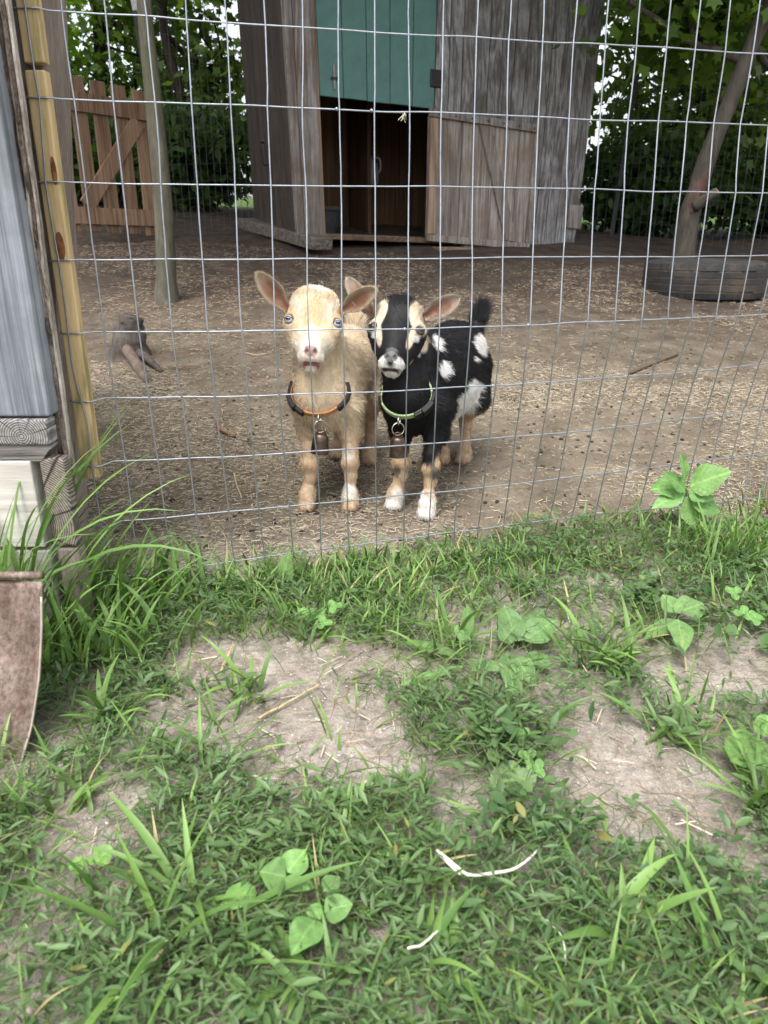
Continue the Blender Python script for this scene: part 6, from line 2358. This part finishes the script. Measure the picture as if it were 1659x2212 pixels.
def knotweed():
    n = 27000
    x, y = gv.uniform(-1.25, 1.25, n), gv.uniform(0.18, 1.45, n)
    inview = np.abs(x) < 0.62 * y + 0.45
    ps = pen_side(x, y)
    dens = (1 - bare(x, y)) * smooth(0.01, -0.05, ps)
    thin = 0.40 + 0.60 * smooth(0.40, 0.56, fbm(x * 6, y * 6, 71))
    near = 0.42 + 0.58 * smooth(0.95, 0.62, y)
    keep = inview & (gv.random(n) < dens * thin * near)
    x, y = x[keep], y[keep]
    P_, R_, C_, stems = [], [], [], []
    for i in range(len(x)):
        a = gv.uniform(0, 2 * math.pi)
        L = gv.uniform(0.035, 0.10)
        m = int(gv.integers(5, 11))
        z0 = float(terrain(x[i], y[i]))
        hgt = gv.uniform(0.006, 0.040) * (0.5 + 0.9 * vnoise(x[i] * 7, y[i] * 7, 3))
        tone = 0.5 * vnoise(x[i] * 5, y[i] * 5, 8) + 0.5 * gv.random()
        sz = gv.uniform(0.6, 1.3) * (0.7 + 0.6 * vnoise(x[i] * 4, y[i] * 4, 19))
        wf = 0.8 + 1.3 * smooth(0.45, 0.75, vnoise(x[i] * 6 + 9, y[i] * 6, 23)) * gv.random()
        path = []
        for k in range(m):
            t = (k + 1) / m
            a += gv.normal(0, 0.12)
            px_, py_ = x[i] + math.cos(a) * L * t, y[i] + math.sin(a) * L * t
            pz = z0 + 0.004 + hgt * math.sin(math.pi * min(1, t * 0.75 + 0.12))
            path.append((px_, py_, pz))
            sg = 1 if k % 2 else -1
            la = a + sg * gv.uniform(0.5, 1.15) * (1 if k < m - 1 else 0.2)
            el = gv.normal(0.28, 0.28)
            al = np.array([math.cos(la) * math.cos(el), math.sin(la) * math.cos(el), math.sin(el)])
            up = norm(np.array([gv.normal(0, 0.35), gv.normal(0, 0.35), 1.0]))
            up = norm(up - al * np.dot(up, al))
            s = np.cross(al, up)
            ll = gv.uniform(0.008, 0.020) * sz * (0.65 if k == m - 1 else 1.0)
            P_.append((px_, py_, pz))
            R_.append(np.stack([s * wf, al, up], -1) * ll)
            q = np.clip(0.55 * tone + 0.45 * gv.random(), 0, 1)
            c = np.array((0.028, 0.072, 0.024)) * (1 - q) + np.array((0.140, 0.235, 0.080)) * q
            if gv.random() < 0.010:
                c = np.array((0.20, 0.20, 0.06))
            C_.append(c)
        if m > 3:
            stems.append(path)
    P_, R_, C_ = np.array(P_), np.array(R_), np.array(C_)
    ok = gv.random(len(P_)) > 0.85 * smooth(0.35, 0.8, bare(P_[:, 0], P_[:, 1]))
    for (cx, cy, cr) in CLEAR + [(-0.43, 0.68, 0.05), (-0.40, 0.73, 0.05), (-0.40, 0.79, 0.04)]:
        ok &= (np.hypot(P_[:, 0] - cx, P_[:, 1] - cy) > cr) | (P_[:, 2] - terrain(P_[:, 0], P_[:, 1]) < 0.008)
    V, F, C = bulk(KN_V, KN_T, R_[ok], P_[ok], C_[ok])
    o = obj('knotweed', V, F, M['leaf'], cols=C)
    tag(o, 'mat of small leaved green knotweed over the foreground', 'ground cover', kind='stuff')
    sv, sf = [], []
    off = 0
    for p in stems:
        p = np.array(p)
        d = norm(np.cross(np.gradient(p, axis=0), np.array([0, 0, 1.0]))) * 0.00042
        k = len(p)
        V = np.vstack([p - d, p + d, p + np.array([0, 0, 0.0009])])
        sv.append(V)
        for i in range(k - 1):
            sf += [(off + i, off + i + 1, off + 2 * k + i + 1, off + 2 * k + i), (off + 2 * k + i, off + 2 * k + i + 1, off + k + i + 1, off + k + i)]
        off += 3 * k
    V = np.vstack(sv)
    o = obj('knotweed_stems', V, np.array(sf), M['leaf'], cols=np.tile([(0.10, 0.13, 0.055)], (len(V), 1)))
    tag(o, 'thin trailing stems of the knotweed mat', 'ground cover', kind='stuff')


knotweed()


def blades(base, head, L, W, phi0, kap, cols, nseg=7, twist=None):
    """grass blades as folded strips: base (n,3), head = compass angle, phi0 = start tilt, kap = added tilt"""
    n = len(base)
    hx = np.stack([np.cos(head), np.sin(head), np.zeros(n)], -1)
    p = base.copy()
    rows = []
    tw = np.zeros(n) if twist is None else twist
    for i in range(nseg + 1):
        t = i / nseg
        ph = phi0 + kap * t ** 1.3
        d = hx * np.sin(ph)[:, None] + np.array([0, 0, 1.0]) * np.cos(ph)[:, None]
        sd0 = np.stack([-np.sin(head), np.cos(head), np.zeros(n)], -1)
        nn = np.cross(d, sd0)
        s = sd0 * np.cos(tw * t)[:, None] + nn * np.sin(tw * t)[:, None]
        nn2 = np.cross(s, d)
        w = W * (0.55 + 0.45 * min(1, t * 4)) * (1 - max(0, (t - 0.35) / 0.65) ** 1.8) + 0.00012
        rows.append(np.stack([p - s * w[:, None] / 2, p + nn2 * w[:, None] * 0.14, p + s * w[:, None] / 2], 1))
        p = p + d * (L / nseg)[:, None]
        gz = terrain(p[:, 0], p[:, 1]) + 0.003
        p[:, 2] = np.maximum(p[:, 2], gz)
    V = np.stack(rows, 1)                       # n, seg+1, 3, 3
    m = (nseg + 1) * 3
    F = []
    for i in range(nseg):
        for j in range(2):
            F.append((i * 3 + j, i * 3 + j + 1, i * 3 + 4 + j, i * 3 + 3 + j))
    F = (np.array(F)[None] + (np.arange(n) * m)[:, None, None]).reshape(-1, 4)
    tt = np.repeat(np.linspace(0, 1, nseg + 1), 3)
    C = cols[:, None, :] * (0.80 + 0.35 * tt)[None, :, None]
    return V.reshape(-1, 3), F, C.reshape(-1, 3)


def gcol(n, g, dark=(0.065, 0.14, 0.028), light=(0.19, 0.31, 0.075), dry=0.06):
    t = g.random((n, 1))
    c = np.array(dark) * (1 - t) + np.array(light) * t
    k = g.random(n) < dry
    c[k] = np.array((0.36, 0.30, 0.15))
    return c


def grass_stuff(name, base, Lr, Wr, label, phi=(0.1, 0.7), kap=(0.3, 1.3), head=None, g=gv, **kw):
    n = len(base)
    h = g.uniform(0, 2 * math.pi, n) if head is None else g.normal(head[0], head[1], n)
    V, F, C = blades(base, h, g.uniform(*Lr, n), g.uniform(*Wr, n), g.uniform(*phi, n), g.uniform(*kap, n), gcol(n, g, **kw), 7, g.normal(0, 0.6, n))
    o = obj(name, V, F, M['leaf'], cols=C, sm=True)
    tag(o, label, 'grass', kind='stuff')


# a fringe of grass along the foot of the fence
n = 14500
x, y = gv.uniform(-0.75, 1.3, n), gv.uniform(0.75, 1.62, n)
ps = pen_side(x, y)
k = gv.random(n) < smooth(-0.36, -0.12, ps) * smooth(0.03, -0.035, ps - 0.02 * fbm(x * 9, y * 9, 3)) * (1 - bare(x, y)) * (0.15 + 0.85 * smooth(0.36, 0.6, fbm(x * 9, y * 9, 5)))
base = np.stack([x[k], y[k], terrain(x[k], y[k])], -1)
grass_stuff('fence_grass', base, (0.022, 0.075), (0.0016, 0.0052), 'fringe of short grass along the foot of the wire fence')
# thinner grass among the knotweed
n = 26000
x, y = gv.uniform(-1.1, 1.1, n), gv.uniform(0.28, 1.25, n)
k = gv.random(n) < (1 - 0.93 * bare(x, y)) * (0.10 + 0.5 * smooth(0.40, 0.62, fbm(x * 5, y * 5, 15)))
base = np.stack([x[k], y[k], terrain(x[k], y[k])], -1)
grass_stuff('turf_grass', base, (0.025, 0.085), (0.0010, 0.0046), 'grass blades growing through the knotweed', (0.3, 1.1), (0.2, 1.1))


def tuft(px, py, n, Lr, Wr, label, spread=0.012, phi=(0.3, 1.1), kap=(0.4, 1.5), head=None, seed=0, name='grass_tuft', dark=(0.075, 0.155, 0.035), light=(0.19, 0.32, 0.08)):
    g = np.random.default_rng(seed)
    p = G(px, py)
    base = p + np.stack([g.normal(0, spread, n), g.normal(0, spread, n), np.zeros(n)], -1)
    base[:, 2] = terrain(base[:, 0], base[:, 1])
    h = g.uniform(0, 2 * math.pi, n) if head is None else g.normal(head[0], head[1], n)
    V, F, C = blades(base, h, g.uniform(*Lr, n), g.uniform(*Wr, n), g.uniform(*phi, n), g.uniform(*kap, n), gcol(n, g, dark, light, 0.0), 10, g.normal(0, 0.5, n))
    c = empty(name, p, label, 'grass', 'grass tufts')
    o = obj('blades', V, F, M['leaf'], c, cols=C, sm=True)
    o['kind'] = 'stuff'


TUFTS = [
    (552, 1500, 12, (0.05, 0.11), (0.004, 0.008), 'wide bladed tuft alone on the upper bare patch'),
    (470, 1560, 9, (0.04, 0.08), (0.003, 0.006), 'small tuft just left of the one on the upper bare patch'),
    (420, 1660, 10, (0.06, 0.12), (0.004, 0.007), 'sprawling tuft at the left edge of the large bare patch'),
    (1128, 1600, 22, (0.05, 0.10), (0.003, 0.006), 'dark upright tuft between the two bare patches'),
    (985, 1400, 12, (0.08, 0.14), (0.005, 0.010), 'long flat bladed rosette left of the broad plantain'),
    (1265, 1440, 20, (0.06, 0.13), (0.005, 0.009), 'spreading crabgrass right below the broad plantain'),
    (1345, 1455, 18, (0.06, 0.12), (0.005, 0.009), 'crabgrass between plantain and right hand weed'),
    (1440, 1600, 16, (0.05, 0.11), (0.004, 0.008), 'crabgrass at the upper right of the right bare patch'),
    (905, 1530, 26, (0.03, 0.06), (0.0012, 0.0025), 'fine hair grass tuft right of the large bare patch'),
    (425, 1985, 14, (0.09, 0.16), (0.005, 0.009), 'long pale bladed clump in the lower left foreground'),
    (335, 2075, 7, (0.10, 0.17), (0.006, 0.009), 'few tall arching blades in the lower left foreground'),
    (1330, 2030, 9, (0.06, 0.11), (0.007, 0.012), 'broad bladed tuft in the lower right foreground'),
    (1480, 1930, 8, (0.07, 0.12), (0.003, 0.006), 'slim upright tuft at the lower right edge'),
    (780, 1830, 10, (0.05, 0.09), (0.004, 0.007), 'tuft below the middle of the large bare patch'),
    (1065, 1790, 9, (0.05, 0.09), (0.004, 0.008), 'tuft on the narrow bare strip in the middle'),
    (1640, 1740, 16, (0.07, 0.13), (0.004, 0.008), 'upright tuft at the right edge beside the bare patch'),
    (650, 1385, 12, (0.05, 0.10), (0.004, 0.007), 'tuft at the top of the bare patches under the cream kid'),
    (240, 1560, 16, (0.06, 0.13), (0.005, 0.009), 'tuft right beside the shovel blade'),
    (150, 1745, 10, (0.04, 0.08), (0.005, 0.009), 'broad bladed tuft below the tip of the shovel'),
    (940, 2080, 10, (0.05, 0.10), (0.005, 0.009), 'tuft near the bottom middle of the turf'),
    (660, 2150, 10, (0.06, 0.12), (0.005, 0.009), 'tuft at the very bottom left of the middle'),
    (1560, 2100, 10, (0.06, 0.12), (0.006, 0.010), 'tuft in the bottom right corner'),
]
for i, t in enumerate(TUFTS):
    tuft(t[0], t[1], t[2], t[3], t[4], t[5], seed=200 + i)
# tall grass at the coop corner and at the right end of the fence
for i, (px, py, n, L, lab, hd_) in enumerate(((30, 1420, 46, (0.24, 0.44), 'tall grass clump in front of the coop boards at left', (0.6, 1.3)), (105, 1395, 42, (0.13, 0.28), 'tall arching grass below the end grain block of the coop', (0.2, 1.0)),
                                              (200, 1330, 40, (0.11, 0.23), 'tall arching grass at the foot of the yellow strip', (0.2, 0.9)), (290, 1330, 36, (0.09, 0.18), 'arching grass right of the fence post foot', (0.1, 1.2)),
                                              (140, 1440, 30, (0.09, 0.17), 'long grass right behind the shovel blade', (0.2, 1.0)), (390, 1275, 32, (0.06, 0.13), 'grass clump at the left end of the bottom wire', None),
                                              (250, 1440, 34, (0.07, 0.14), 'long grass between shovel and bare patch', None))):
    tuft(px, py, n, L, (0.0038, 0.0090), lab, 0.038, (0.0, 0.45), (0.5, 1.8), hd_, 300 + i)
for i, (px, py, n, L, lab) in enumerate(((1640, 1230, 40, (0.08, 0.17), 'tall grass clump at the right end of the fence'), (1560, 1215, 34, (0.06, 0.13), 'grass clump beside the tall broadleaf weed'), (1440, 1190, 34, (0.05, 0.10), 'grass clump left of the tall broadleaf weed'),
                                         (1600, 1330, 30, (0.06, 0.13), 'grass clump near the right edge below the tall weed'), (1180, 1225, 24, (0.03, 0.07), 'upright grass clump before the fence, right of the black kid'),
                                         (1000, 1230, 20, (0.03, 0.06), 'upright grass clump before the fence under the black kid'), (830, 1240, 20, (0.03, 0.06), 'upright grass clump before the fence between the kids'), (560, 1265, 22, (0.04, 0.075), 'upright grass clump before the fence left of the kids'))):
    tuft(px, py, n, L, (0.0028, 0.0062), lab, 0.04, (0.0, 0.6), (0.3, 1.3), None, 400 + i)
